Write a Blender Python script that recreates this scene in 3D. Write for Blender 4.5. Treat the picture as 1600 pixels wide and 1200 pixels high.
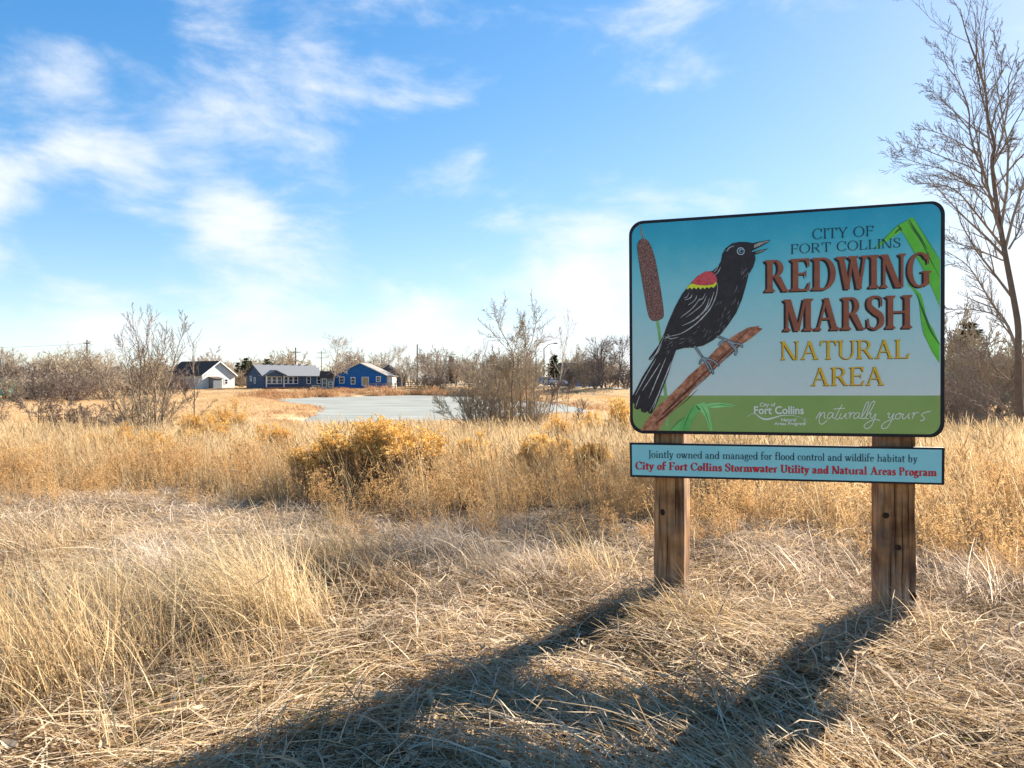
import bpy, math, random
import numpy as np
from mathutils import Vector, Matrix

for _o in list(bpy.data.objects):
    bpy.data.objects.remove(_o)
scene = bpy.context.scene
COL = scene.collection
R = math.radians
rnd = random.Random(7)
rng = np.random.default_rng(11)

# ---------------------------------------------------------------- camera
EYE, FPX, HZ = 1.4, 1067.0, 592.0           # eye height, focal length in photo pixels, horizon row
cam_d = bpy.data.cameras.new('camera')
cam = bpy.data.objects.new('camera', cam_d); COL.objects.link(cam)
cam.location = (0, 0, EYE); cam.rotation_euler = (R(90), 0, 0)
cam_d.sensor_width = 36; cam_d.lens = 36 * FPX / 1600
cam_d.shift_y = -(600 - HZ) / 1600
cam_d.clip_start = 0.05; cam_d.clip_end = 6000
scene.camera = cam
def ray(px, py): return Vector(((px - 800) / FPX, 1.0, (HZ - py) / FPX))
def at(px, py, Y):
    d = ray(px, py); return Vector((d.x * Y, Y, EYE + d.z * Y))

# ---------------------------------------------------------------- world and sun
SUN_DIR = Vector((0.70, 0.714, 0.0)).normalized()
SUN_EL = R(26)
SKY_STRENGTH = 0.09
SUN_STRENGTH = 5.0
EXPOSURE = 1.98
world = bpy.data.worlds.new('World'); scene.world = world; world.use_nodes = True
nt = world.node_tree; nt.nodes.clear()
def nd(tree, typ, **kw):
    n = tree.nodes.new(typ)
    for k, v in kw.items(): setattr(n, k, v)
    return n
def lk(tree, a, b): tree.links.new(a, b)
def mathn(tree, op, a, b=None, clamp=False):
    n = nd(tree, 'ShaderNodeMath', operation=op); n.use_clamp = clamp
    for i, v in enumerate((a, b)):
        if v is None: continue
        if isinstance(v, (int, float)): n.inputs[i].default_value = v
        else: lk(tree, v, n.inputs[i])
    return n.outputs[0]
sky = nd(nt, 'ShaderNodeTexSky', sky_type='NISHITA', sun_disc=False)
sky.sun_elevation = SUN_EL
sky.sun_rotation = math.atan2(SUN_DIR.x, SUN_DIR.y)
sky.altitude = 1500; sky.air_density = 1.0; sky.dust_density = 0.3; sky.ozone_density = 2.5
hsv = nd(nt, 'ShaderNodeHueSaturation'); hsv.inputs['Saturation'].default_value = 1.48
hsv.inputs['Hue'].default_value = 0.507
hsv.inputs['Value'].default_value = 1.17
sky_den = nd(nt, 'ShaderNodeVectorMath', operation='MULTIPLY_ADD'); lk(nt, sky.outputs[0], sky_den.inputs[0]); sky_den.inputs[1].default_value = (.20,) * 3; sky_den.inputs[2].default_value = (1,) * 3
sky_soft = nd(nt, 'ShaderNodeVectorMath', operation='DIVIDE'); lk(nt, sky.outputs[0], sky_soft.inputs[0]); lk(nt, sky_den.outputs[0], sky_soft.inputs[1])
lk(nt, sky_soft.outputs[0], hsv.inputs['Color'])
tc = nd(nt, 'ShaderNodeTexCoord')
dirv = nd(nt, 'ShaderNodeVectorMath', operation='NORMALIZE'); lk(nt, tc.outputs['Generated'], dirv.inputs[0])
mp = nd(nt, 'ShaderNodeMapping'); mp.inputs['Scale'].default_value = (1, 1, 2.3); lk(nt, dirv.outputs[0], mp.inputs[0])
nz = nd(nt, 'ShaderNodeTexNoise'); nz.inputs['Scale'].default_value = 4.2; nz.inputs['Detail'].default_value = 10
nz.inputs['Roughness'].default_value = 0.58; nz.inputs['Distortion'].default_value = 0.25
lk(nt, mp.outputs[0], nz.inputs['Vector'])
CLOUDS = [(90,250,130,.36),(20,320,110,.36),(190,275,110,.34),(345,110,120,.40),(430,185,130,.42),(310,205,110,.32),(470,95,90,.26),
          (370,385,130,.42),(440,440,140,.42),(255,395,90,.32),(160,495,100,.44),(630,520,140,.34),(930,485,140,.50),(985,450,100,.42),
          (1030,90,100,.12),(720,140,90,.16),(1430,320,160,.30),(1570,380,180,.34),(60,525,140,.14),(790,530,120,.30),(860,525,140,.36),(640,110,90,.14),(300,540,140,.18)]
acc = None
for (cx, cy, rad, w) in CLOUDS:
    c = ray(cx, cy).normalized()
    dn = nd(nt, 'ShaderNodeVectorMath', operation='DISTANCE'); lk(nt, dirv.outputs[0], dn.inputs[0]); dn.inputs[1].default_value = c
    mr = nd(nt, 'ShaderNodeMapRange', interpolation_type='SMOOTHSTEP')
    lk(nt, dn.outputs['Value'], mr.inputs['Value'])
    mr.inputs['From Min'].default_value = 0; mr.inputs['From Max'].default_value = rad / FPX * 1.35
    mr.inputs['To Min'].default_value = w; mr.inputs['To Max'].default_value = 0
    acc = mr.outputs[0] if acc is None else mathn(nt, 'MAXIMUM', acc, mr.outputs[0])
dens = mathn(nt, 'ADD', mathn(nt, 'MULTIPLY', nz.outputs[0], 1.7), mathn(nt, 'ADD', acc, -0.35))
cm = nd(nt, 'ShaderNodeMapRange', interpolation_type='SMOOTHSTEP'); lk(nt, dens, cm.inputs['Value'])
cm.inputs['From Min'].default_value = 0.52; cm.inputs['From Max'].default_value = 1.08
cm.inputs['To Max'].default_value = 0.93
mix = nd(nt, 'ShaderNodeMix', data_type='RGBA')
lk(nt, cm.outputs[0], mix.inputs['Factor']); lk(nt, hsv.outputs[0], mix.inputs['A'])
mix.inputs['B'].default_value = (2.95, 3.06, 3.18, 1)
bg = nd(nt, 'ShaderNodeBackground'); bg.inputs['Strength'].default_value = SKY_STRENGTH
lk(nt, mix.outputs['Result'], bg.inputs['Color'])
wo = nd(nt, 'ShaderNodeOutputWorld'); lk(nt, bg.outputs[0], wo.inputs['Surface'])

sun_d = bpy.data.lights.new('sun', 'SUN'); sun_d.energy = SUN_STRENGTH; sun_d.angle = R(0.5); sun_d.color = (1.0, 0.915, 0.80)
sun = bpy.data.objects.new('sun', sun_d); COL.objects.link(sun)
to_sun = Vector((SUN_DIR.x * math.cos(SUN_EL), SUN_DIR.y * math.cos(SUN_EL), math.sin(SUN_EL)))
sun.rotation_euler = to_sun.to_track_quat('Z', 'Y').to_euler()
sun.location = (20, 15, 20)
vs = scene.view_settings
vs.view_transform = 'Standard'; vs.look = 'None'; vs.exposure = EXPOSURE; vs.gamma = 1.0; vs.use_curve_mapping = False
scene.cycles.max_bounces = 4; scene.cycles.diffuse_bounces = 2; scene.cycles.transmission_bounces = 2
scene.cycles.transparent_max_bounces = 4

# ---------------------------------------------------------------- helpers
def lin(r, g, b):
    return tuple((c / 255 / 12.92 if c / 255 <= .04045 else ((c / 255 + .055) / 1.055) ** 2.4) for c in (r, g, b)) + (1.0,)
def new_mat(name):
    m = bpy.data.materials.new(name); m.use_nodes = True
    t = m.node_tree; t.nodes.clear()
    out = nd(t, 'ShaderNodeOutputMaterial')
    return m, t, out
def ramp(t, fac, stops):
    r = nd(t, 'ShaderNodeValToRGB'); e = r.color_ramp.elements
    e[0].position, e[0].color = stops[0]; e[1].position, e[1].color = stops[-1]
    for p, c in stops[1:-1]:
        x = e.new(p); x.color = c
    lk(t, fac, r.inputs[0]); return r.outputs[0]
def surf(name, stops, scale=4.0, rough=0.8, stretch=(1, 1, 1), bump=0.0, detail=6, spec=0.3, metallic=0.0):
    """Principled surface whose colour wanders over `stops` by noise."""
    m, t, out = new_mat(name)
    c = nd(t, 'ShaderNodeTexCoord'); mpn = nd(t, 'ShaderNodeMapping'); mpn.inputs['Scale'].default_value = stretch
    lk(t, c.outputs['Object'], mpn.inputs[0])
    n = nd(t, 'ShaderNodeTexNoise'); n.inputs['Scale'].default_value = scale; n.inputs['Detail'].default_value = detail
    lk(t, mpn.outputs[0], n.inputs['Vector'])
    k = len(stops)
    st = [(0.28 + 0.44 * i / max(1, k - 1), s) for i, s in enumerate(stops)] if k > 1 else [(0, stops[0]), (1, stops[0])]
    col = ramp(t, n.outputs[0], st)
    b = nd(t, 'ShaderNodeBsdfPrincipled'); lk(t, col, b.inputs['Base Color'])
    b.inputs['Roughness'].default_value = rough; b.inputs['Specular IOR Level'].default_value = spec
    b.inputs['Metallic'].default_value = metallic
    if bump:
        bn = nd(t, 'ShaderNodeBump'); bn.inputs['Strength'].default_value = bump; bn.inputs['Distance'].default_value = .02
        lk(t, n.outputs[0], bn.inputs['Height']); lk(t, bn.outputs[0], b.inputs['Normal'])
    lk(t, b.outputs[0], out.inputs[0]); return m
def flat(name, col, rough=0.5, spec=0.3): return surf(name, [col], rough=rough, spec=spec)
def blade_mat(name, stops, translucent=0.42, patch=0.35, gain=1.0):
    """Dry blades: colour from the blade's own random value, shifted in patches over the ground."""
    m, t, out = new_mat(name)
    a = nd(t, 'ShaderNodeAttribute', attribute_name='rnd')
    oi = nd(t, 'ShaderNodeObjectInfo')
    n = nd(t, 'ShaderNodeTexNoise'); n.inputs['Scale'].default_value = 0.55; n.inputs['Detail'].default_value = 3
    g = nd(t, 'ShaderNodeNewGeometry'); lk(t, g.outputs['Position'], n.inputs['Vector'])
    f = mathn(t, 'ADD', mathn(t, 'MULTIPLY', a.outputs['Fac'], 0.5), mathn(t, 'MULTIPLY', oi.outputs['Random'], 0.28))
    f = mathn(t, 'ADD', f, mathn(t, 'MULTIPLY', mathn(t, 'SUBTRACT', n.outputs[0], 0.4), patch * 2), clamp=True)
    col = ramp(t, f, stops)
    d = nd(t, 'ShaderNodeBsdfDiffuse'); lk(t, col, d.inputs[0])
    tr = nd(t, 'ShaderNodeBsdfTranslucent'); lk(t, col, tr.inputs[0])
    mx = nd(t, 'ShaderNodeMixShader'); mx.inputs[0].default_value = translucent
    lk(t, d.outputs[0], mx.inputs[1]); lk(t, tr.outputs[0], mx.inputs[2]); lk(t, mx.outputs[0], out.inputs[0])
    return m
def ev(stops):
    k = len(stops); return [(i / (k - 1), s) for i, s in enumerate(stops)]

class MB:
    """Collects polygons and links them as ONE mesh object."""
    def __init__(s): s.v = []; s.f = []; s.r = []; s.m = []
    def poly(s, pts, val=0.5):
        i = len(s.v); s.v += [tuple(p) for p in pts]; s.r += [val] * len(pts); s.f.append(tuple(range(i, i + len(pts))))
    def box(s, x0, y0, z0, x1, y1, z1):
        i = len(s.v)
        s.v += [(x0,y0,z0),(x1,y0,z0),(x1,y1,z0),(x0,y1,z0),(x0,y0,z1),(x1,y0,z1),(x1,y1,z1),(x0,y1,z1)]; s.r += [.5] * 8
        for q in ((3,2,1,0),(4,5,6,7),(0,1,5,4),(1,2,6,5),(2,3,7,6),(3,0,4,7)): s.f.append(tuple(i + k for k in q))
    def prism(s, prof, a, b, frame):
        """closed profile (list of 2D), swept from a to b; frame(p2, t) -> xyz"""
        n = len(prof); i = len(s.v)
        s.v += [frame(p, a) for p in prof] + [frame(p, b) for p in prof]; s.r += [.5] * (2 * n)
        s.f.append(tuple(i + k for k in reversed(range(n)))); s.f.append(tuple(i + n + k for k in range(n)))
        for k in range(n):
            j = (k + 1) % n; s.f.append((i + k, i + j, i + n + j, i + n + k))
    def tube(s, pts, rads, sides=4, val=None, cap=False):
        val = rnd.random() if val is None else val
        P = [Vector(p) for p in pts]; n = len(P); base = len(s.v)
        up = Vector((0.31, 0.17, 0.93)).normalized()
        for k in range(n):
            d = (P[min(k + 1, n - 1)] - P[max(k - 1, 0)])
            d = d.normalized() if d.length > 1e-9 else Vector((0, 0, 1))
            a = d.cross(up)
            if a.length < .05: a = d.cross(Vector((1, 0, 0)))
            a.normalize(); b = d.cross(a)
            for q in range(sides):
                an = 2 * math.pi * q / sides
                s.v.append(tuple(P[k] + (a * math.cos(an) + b * math.sin(an)) * rads[k])); s.r.append(val)
        for k in range(n - 1):
            for q in range(sides):
                q2 = (q + 1) % sides
                s.f.append((base + k * sides + q, base + k * sides + q2, base + (k + 1) * sides + q2, base + (k + 1) * sides + q))
        if cap:
            s.f.append(tuple(base + q for q in reversed(range(sides)))); s.f.append(tuple(base + (n - 1) * sides + q for q in range(sides)))
    def blade(s, pts, widths, side, val):
        base = len(s.v); n = len(pts); side = Vector(side)
        for p, w in zip(pts, widths):
            s.v.append(tuple(Vector(p) - side * w * .5)); s.v.append(tuple(Vector(p) + side * w * .5)); s.r += [val, val]
        for k in range(n - 1):
            s.f.append((base + 2 * k, base + 2 * k + 1, base + 2 * k + 3, base + 2 * k + 2))
    def mesh(s, name, origin=(0, 0, 0), smooth=False):
        me = bpy.data.meshes.new(name)
        ox, oy, oz = origin
        me.from_pydata([(x - ox, y - oy, z - oz) for x, y, z in s.v], [], s.f)
        a = me.attributes.new('rnd', 'FLOAT', 'POINT'); a.data.foreach_set('value', s.r)
        if smooth: me.polygons.foreach_set('use_smooth', [True] * len(me.polygons))
        me.update(); return me
    def build(s, name, mat, parent=None, origin=(0, 0, 0), smooth=False):
        me = s.mesh(name, origin, smooth); me.materials.append(mat)
        o = bpy.data.objects.new(name, me); COL.objects.link(o)
        if parent: o.parent = parent
        else: o.location = origin
        return o
def tag(o, label=None, cat=None, group=None, kind=None):
    if label: o['label'] = label
    if cat: o['category'] = cat
    if group: o['group'] = group
    if kind: o['kind'] = kind
    return o
def empty(name, loc, label, cat, group=None, rz=0.0):
    o = bpy.data.objects.new(name, None); COL.objects.link(o); o.location = loc; o.rotation_euler = (0, 0, rz)
    o.empty_display_size = .2
    return tag(o, label, cat, group)
def copy_tree(o, parent=None):
    c = o.copy(); COL.objects.link(c)
    if parent: c.parent = parent
    for ch in [x for x in o.children]: copy_tree(ch, c)
    return c

# ---------------------------------------------------------------- terrain
POND_Z = -1.9
POND_PX = [(425,625),(480,621.5),(560,619.5),(640,617.5),(700,618.5),(790,622),(870,631),(938,643),(928,649),(860,650),(790,657),(700,668),(600,672),(500,672),(462,662),(494,647),(500,638),(455,632)]
POND = []
for px, py in POND_PX:
    Y = (EYE - POND_Z) * FPX / (py - HZ); POND.append(((px - 800) / FPX * Y, Y))
POND = np.array(POND)
ROAD = np.array([(110, 40), (76, 60), (50, 79), (32, 103), (19, 132), (8, 170), (-5, 215), (-30, 290)], float)
ROAD_Z = np.array([-1.3, -1.25, -1.2, -.85, -.45, -.5, -.6, -.6])
def seg_dist(x, y, poly, closed):
    best = np.full(x.shape, 1e9); par = np.zeros(x.shape)
    n = len(poly)
    for i in range(n if closed else n - 1):
        a = poly[i]; b = poly[(i + 1) % n]; d = b - a
        t = np.clip(((x - a[0]) * d[0] + (y - a[1]) * d[1]) / (d @ d), 0, 1)
        dd = np.hypot(x - a[0] - t * d[0], y - a[1] - t * d[1])
        m = dd < best; best = np.where(m, dd, best); par = np.where(m, i + t, par)
    return best, par
def pond_sd(x, y):
    d, _ = seg_dist(x, y, POND, True); ins = np.zeros(x.shape, bool); n = len(POND)
    for i in range(n):
        a = POND[i]; b = POND[(i + 1) % n]
        c = ((a[1] > y) != (b[1] > y)) & (x < (b[0] - a[0]) * (y - a[1]) / (b[1] - a[1] + 1e-12) + a[0])
        ins ^= c
    return np.where(ins, -d, d)
def sst(a, b, x):
    t = np.clip((x - a) / (b - a), 0, 1); return t * t * (3 - 2 * t)
def height(x, y):
    x = np.asarray(x, float); y = np.asarray(y, float)
    z = np.interp(y, [-30, 0, 5, 8, 12, 20, 30, 45, 120, 138, 150, 400, 3000], [.1, .1, .12, .06, -.1, -.5, -1.0, -1.5, -1.5, -1.05, -.7, -.7, -.2])
    z = z + .035 * np.sin(x * 2.1 + y * .7) * np.sin(y * 1.7 - x * .6) + .02 * np.sin(x * 5.3 + 1) * np.sin(y * 4.7)
    z = z + sst(15, 40, y) * .12 * np.sin(x * .23 + 2) * np.sin(y * .19)
    rd, rp = seg_dist(x, y, ROAD, False)
    rz = np.interp(rp, np.arange(len(ROAD)), ROAD_Z)
    z = z + (rz - z) * (1 - sst(4.5, 13, rd))
    sd = pond_sd(x, y)
    z = np.where(sd > 0, POND_Z - .02 + (z - POND_Z + .02) * sst(-.2, 5, sd), POND_Z - .02 + np.maximum(sd, -3) * .12)
    return z
def hgt(x, y): return float(height(np.array([x]), np.array([y]))[0])

def ground_mat():
    m, t, out = new_mat('dry_meadow_soil')
    c = nd(t, 'ShaderNodeTexCoord')
    n1 = nd(t, 'ShaderNodeTexNoise'); n1.inputs['Scale'].default_value = 9; n1.inputs['Detail'].default_value = 9; n1.inputs['Roughness'].default_value = .7
    n2 = nd(t, 'ShaderNodeTexNoise'); n2.inputs['Scale'].default_value = .12; n2.inputs['Detail'].default_value = 5
    n3 = nd(t, 'ShaderNodeTexNoise'); n3.inputs['Scale'].default_value = 60; n3.inputs['Detail'].default_value = 4
    for n in (n1, n2, n3): lk(t, c.outputs['Object'], n.inputs['Vector'])
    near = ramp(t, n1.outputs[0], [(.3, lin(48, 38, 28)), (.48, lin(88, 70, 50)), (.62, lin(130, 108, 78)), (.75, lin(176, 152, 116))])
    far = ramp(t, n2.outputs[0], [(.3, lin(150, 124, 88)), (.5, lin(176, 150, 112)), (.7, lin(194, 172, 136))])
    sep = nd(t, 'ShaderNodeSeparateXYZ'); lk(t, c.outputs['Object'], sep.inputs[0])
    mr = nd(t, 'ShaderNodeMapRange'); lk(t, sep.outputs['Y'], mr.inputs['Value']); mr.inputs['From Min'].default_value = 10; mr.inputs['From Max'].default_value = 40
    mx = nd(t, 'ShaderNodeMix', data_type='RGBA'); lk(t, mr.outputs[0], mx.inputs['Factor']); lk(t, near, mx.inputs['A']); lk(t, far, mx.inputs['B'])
    b = nd(t, 'ShaderNodeBsdfPrincipled'); lk(t, mx.outputs['Result'], b.inputs['Base Color']); b.inputs['Roughness'].default_value = .95; b.inputs['Specular IOR Level'].default_value = .1
    bn = nd(t, 'ShaderNodeBump'); bn.inputs['Strength'].default_value = .6; bn.inputs['Distance'].default_value = .015
    lk(t, n3.outputs[0], bn.inputs['Height']); lk(t, bn.outputs[0], b.inputs['Normal'])
    lk(t, b.outputs[0], out.inputs[0]); return m
ys = np.concatenate([np.linspace(-25, 1.5, 12), np.linspace(1.8, 12, 70), np.linspace(12.4, 60, 90), np.linspace(60.8, 180, 130), np.geomspace(183, 4500, 30)])
us = np.linspace(-1, 1, 241); us = np.sign(us) * np.abs(us) ** 1.25
YY, UU = np.meshgrid(ys, us, indexing='ij')
XX = UU * (14 + 1.35 * np.maximum(YY, 0))
ZZ = height(XX, YY)
nv, nu = YY.shape
vv = np.stack([XX, YY, ZZ], -1).reshape(-1, 3)
ii, jj = np.meshgrid(np.arange(nv - 1), np.arange(nu - 1), indexing='ij')
q = (ii * nu + jj).ravel()
faces = np.stack([q, q + 1, q + nu + 1, q + nu], -1)
me = bpy.data.meshes.new('ground'); me.from_pydata(vv.tolist(), [], faces.tolist()); me.polygons.foreach_set('use_smooth', [True] * len(me.polygons))
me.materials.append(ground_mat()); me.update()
ground = bpy.data.objects.new('ground', me); COL.objects.link(ground)
tag(ground, 'dry winter meadow ground falling gently to the pond', 'ground', kind='structure')

# pond: pale frozen sheet
pm, t, out = new_mat('pale_pond_ice')
c = nd(t, 'ShaderNodeTexCoord'); mpn = nd(t, 'ShaderNodeMapping'); mpn.inputs['Scale'].default_value = (.05, .12, 1); lk(t, c.outputs['Object'], mpn.inputs[0])
n = nd(t, 'ShaderNodeTexNoise'); n.inputs['Scale'].default_value = 3; n.inputs['Detail'].default_value = 7; lk(t, mpn.outputs[0], n.inputs['Vector'])
b = nd(t, 'ShaderNodeBsdfPrincipled')
lk(t, ramp(t, n.outputs[0], [(.3, lin(112, 114, 104)), (.45, lin(130, 131, 120)), (.55, lin(136, 137, 126)), (.7, lin(152, 152, 142))]), b.inputs['Base Color'])
b.inputs['Roughness'].default_value = .6; b.inputs['Specular IOR Level'].default_value = .25
lk(t, b.outputs[0], out.inputs[0])
cx_, cy_ = POND.mean(0)
bm_ = MB(); big = [(cx_ + (x - cx_) * 1.0, cy_ + (y - cy_) * 1.0, POND_Z) for x, y in POND]
bm_.poly(big)
pond = bm_.build('pond', pm); tag(pond, 'pale grey frozen pond between the meadow and the houses', 'pond', kind='structure')

# road ribbon
rm = surf('worn_asphalt', [lin(112, 110, 108), lin(140, 137, 132)], scale=1.2, rough=.9)
def ribbon(path, w, dz, name, mat):
    pts = []
    for i in range(len(path) - 1):
        for k in range(12):
            pts.append(path[i] + (path[i + 1] - path[i]) * k / 12)
    pts.append(path[-1]); pts = np.array(pts); L, Rr = [], []
    for i in range(len(pts)):
        d = pts[min(i + 1, len(pts) - 1)] - pts[max(i - 1, 0)]; d /= np.linalg.norm(d); nrm = np.array([-d[1], d[0]])
        L.append(pts[i] + nrm * w / 2); Rr.append(pts[i] - nrm * w / 2)
    m_ = MB(); zc = height(pts[:, 0], pts[:, 1]) + dz
    for i in range(len(pts) - 1):
        m_.poly([(*Rr[i], zc[i]), (*Rr[i + 1], zc[i + 1]), (*L[i + 1], zc[i + 1]), (*L[i], zc[i])])
    return m_.build(name, mat)
road = ribbon(ROAD, 7.0, .12, 'road', rm); tag(road, 'grey road passing beyond the pond on the right', 'road', kind='structure')

# ---------------------------------------------------------------- the sign
PA, PB = Vector((0.686, 4.0, 0)), Vector((2.2605, 3.568, 0))        # sign plane through its left and right edges
PU = (PB - PA).normalized(); PN = Vector((PU.y, -PU.x, 0))         # PN faces the viewer's side
if PN.y > 0: PN = -PN
def S(px, py, lift=0.0):
    """point of the photograph carried onto the sign plane, lifted towards the front"""
    d = ray(px, py); o = Vector((0, 0, EYE)); q0 = PA + PN * lift
    t_ = (q0 - o).dot(PN) / d.dot(PN); return o + d * t_
def c1(x, y): return 960 + x / 2.963, 300 + y / 2.963
def c2(x, y): return 970 + x / 3.3333, 330 + y / 3.3333
def c3(x, y): return 1180 + x / 5, 320 + y / 5
def c4(x, y): return 970 + x / 3.077, 580 + y / 3.077
def c5(x, y): return 1150 + x / 4.848, 610 + y / 4.848
def spline(pts, k=6, closed=False):
    P = [Vector((p[0], p[1])) for p in pts]; n = len(P); out = []
    rngs = range(n) if closed else range(n - 1)
    for i in rngs:
        g = (lambda j: P[j % n]) if closed else (lambda j: P[max(0, min(n - 1, j))])
        p0, p1, p2, p3 = g(i - 1), g(i), g(i + 1), g(i + 2)
        for q_ in range(k):
            u = q_ / k
            out.append(tuple(.5 * ((2 * p1) + (p2 - p0) * u + (2 * p0 - 5 * p1 + 4 * p2 - p3) * u * u + (3 * p1 - p0 - 3 * p2 + p3) * u ** 3)))
    if not closed: out.append(tuple(P[-1]))
    return out
def stroke2d(pts, w):
    """ribbon quads along a 2D polyline; w = width or list of widths"""
    n = len(pts); ws = w if isinstance(w, (list, tuple)) else [w] * n
    L, Q = [], []
    for i in range(n):
        a = Vector(pts[max(0, i - 1)]); b_ = Vector(pts[min(n - 1, i + 1)]); d = b_ - a
        d = d.normalized() if d.length > 1e-9 else Vector((1, 0)); nr = Vector((-d.y, d.x)) * ws[i] / 2; p = Vector(pts[i])
        L.append(tuple(p + nr)); Q.append(tuple(p - nr))
    return [[L[i], L[i + 1], Q[i + 1], Q[i]] for i in range(n - 1)]
def taper(n, w, tail=0.15):
    return [w * (tail + (1 - tail) * math.sin(math.pi * (i + .4) / (n - 1 + .8))) for i in range(n)]
class Print(MB):
    """flat print on the sign face"""
    def shape(s, pts, conv, lift, val=.5):
        P = [S(*conv(*p), lift) for p in pts]
        a = sum((pts[i][0] * pts[(i + 1) % len(pts)][1] - pts[(i + 1) % len(pts)][0] * pts[i][1]) for i in range(len(pts)))
        if a > 0: P.reverse()
        s.poly(P, val)
    def line(s, pts, conv, lift, w, val=.5, smooth=6):
        pp = spline(pts, smooth) if smooth and len(pts) > 2 else pts
        ww = taper(len(pp), w) if not isinstance(w, list) else w
        for i, qd in enumerate(stroke2d(pp, ww)):
            s.shape(qd, conv, lift, val)
sloc = (PA + PB) / 2; sloc.z = hgt(sloc.x, sloc.y)
sign = empty('nature_reserve_sign', sloc, 'large redwing marsh sign with painted blackbird on two wooden posts', 'sign')
SO = tuple(sloc)
def rrect(TL, TR, BR, BL, r, inset=(0, 0, 0, 0)):
    """rounded quad in photo pixels, inset left, top, right, bottom"""
    TL, TR, BR, BL = [Vector(p) for p in (TL, TR, BR, BL)]
    l, tt, rr, bb = inset
    TL += Vector((l, tt)); TR += Vector((-rr, tt)); BR += Vector((-rr, -bb)); BL += Vector((l, -bb))
    out = []
    for P, A, B in ((TL, BL, TR), (TR, TL, BR), (BR, TR, BL), (BL, BR, TL)):
        a = P + (A - P).normalized() * r; b_ = P + (B - P).normalized() * r
        if r < .5: out.append(tuple(P)); continue
        for k in range(9):
            u = k / 8; an = u * math.pi / 2
            out.append(tuple(P + (a - P) * (1 - math.sin(an)) + (b_ - P) * (1 - math.cos(an))))
    return out
ID = lambda x, y: (x, y)
def slab(name, pts, front, back, mat, parent):
    m_ = MB(); F = [S(*p, front) for p in pts]; B_ = [p - PN * (front - back) for p in F]; n_ = len(F)
    m_.poly(F[::-1]); m_.poly(B_)
    for k in range(n_):
        j = (k + 1) % n_; m_.poly([F[k], F[j], B_[j], B_[k]])
    return m_.build(name, mat, parent, SO)
M_black = surf('black_sign_edge', [lin(22, 20, 24), lin(38, 34, 38)], scale=60, rough=.5)
QM = ((982.6, 346.3), (1476.7, 312.8), (1475.6, 683.8), (984.4, 677.2))
QS = ((984, 691.5), (1476.2, 699.5), (1475.6, 757.8), (984.6, 745.2))
main_panel = slab('main_panel', rrect(*QM, 22), 0, -.02, M_black, sign)
lower_panel = slab('lower_panel', rrect(*QS, 0), 0, -.02, M_black, sign)
tag(main_panel, 'black edged panel with blackbird picture and yellow and brown lettering')
tag(lower_panel, 'narrow black edged plank panel with red lettering')

def print_mat(name, stops, scale=300, rough=.42, worn=.06):
    stops = [tuple(min(.85, c_ * k_) for c_, k_ in zip(s_[:3], (1.5, 1.35, 1.12))) + (1.0,) for s_ in stops]
    return surf(name, stops, scale=scale, rough=rough, spec=.35, detail=3)
# printed sky of the picture: teal at the top to pale blue at the bottom, an olive band below
z_top = S(1230, 330).z; z_band = S(1230, 618).z
m, t, out = new_mat('printed_teal_picture')
c = nd(t, 'ShaderNodeTexCoord'); sep = nd(t, 'ShaderNodeSeparateXYZ'); lk(t, c.outputs['Object'], sep.inputs[0])
mr = nd(t, 'ShaderNodeMapRange'); lk(t, sep.outputs['Z'], mr.inputs['Value'])
mr.inputs['From Min'].default_value = z_band - sloc.z; mr.inputs['From Max'].default_value = z_top - sloc.z
n = nd(t, 'ShaderNodeTexNoise'); n.inputs['Scale'].default_value = 7; n.inputs['Detail'].default_value = 8; lk(t, c.outputs['Object'], n.inputs['Vector'])
f = mathn(t, 'ADD', mr.outputs[0], mathn(t, 'MULTIPLY', mathn(t, 'SUBTRACT', n.outputs[0], .5), .16))
colr = ramp(t, f, [(0, (.74, .80, .70, 1)), (.3, (.52, .76, .70, 1)), (.62, (.25, .68, .69, 1)), (.85, (.055, .50, .60, 1)), (1, (.02, .39, .54, 1))])
dn = nd(t, 'ShaderNodeTexNoise'); dn.inputs['Scale'].default_value = 55; dn.inputs['Detail'].default_value = 6; dn.inputs['Roughness'].default_value = .8; lk(t, c.outputs['Object'], dn.inputs['Vector'])
dm = nd(t, 'ShaderNodeMix', data_type='RGBA'); lk(t, ramp(t, dn.outputs[0], [(.55, (0, 0, 0, 1)), (.8, (.35, .35, .35, 1))]), dm.inputs['Factor']); lk(t, colr, dm.inputs['A']); dm.inputs['B'].default_value = lin(186, 178, 164)
b = nd(t, 'ShaderNodeBsdfPrincipled'); lk(t, dm.outputs['Result'], b.inputs['Base Color']); b.inputs['Roughness'].default_value = .38; b.inputs['Specular IOR Level'].default_value = .35
lk(t, b.outputs[0], out.inputs[0]); M_face = m
M_band = print_mat('printed_olive_band', [lin(120, 150, 84), lin(130, 158, 92)], scale=6)
M_sub = print_mat('printed_pale_teal', [lin(118, 186, 204), lin(128, 192, 208)], scale=5)
face_px = rrect(*QM, 19, (4.5, 4.6, 6.5, 5))
BAND_Y = 618.0
def clip_y(pts, y0, below):
    out_ = []
    for i in range(len(pts)):
        a, b_ = pts[i], pts[(i + 1) % len(pts)]
        ia = (a[1] >= y0) == below; ib = (b_[1] >= y0) == below
        if ia: out_.append(a)
        if ia != ib:
            u = (y0 - a[1]) / (b_[1] - a[1]); out_.append((a[0] + (b_[0] - a[0]) * u, y0))
    return out_
LIFT = .001
p = Print(); p.shape(clip_y(face_px, BAND_Y, False), ID, LIFT); p.build('picture_sky', M_face, main_panel, SO)
p = Print(); p.shape(clip_y(face_px, BAND_Y, True), ID, LIFT); p.build('green_band', M_band, main_panel, SO)
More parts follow.
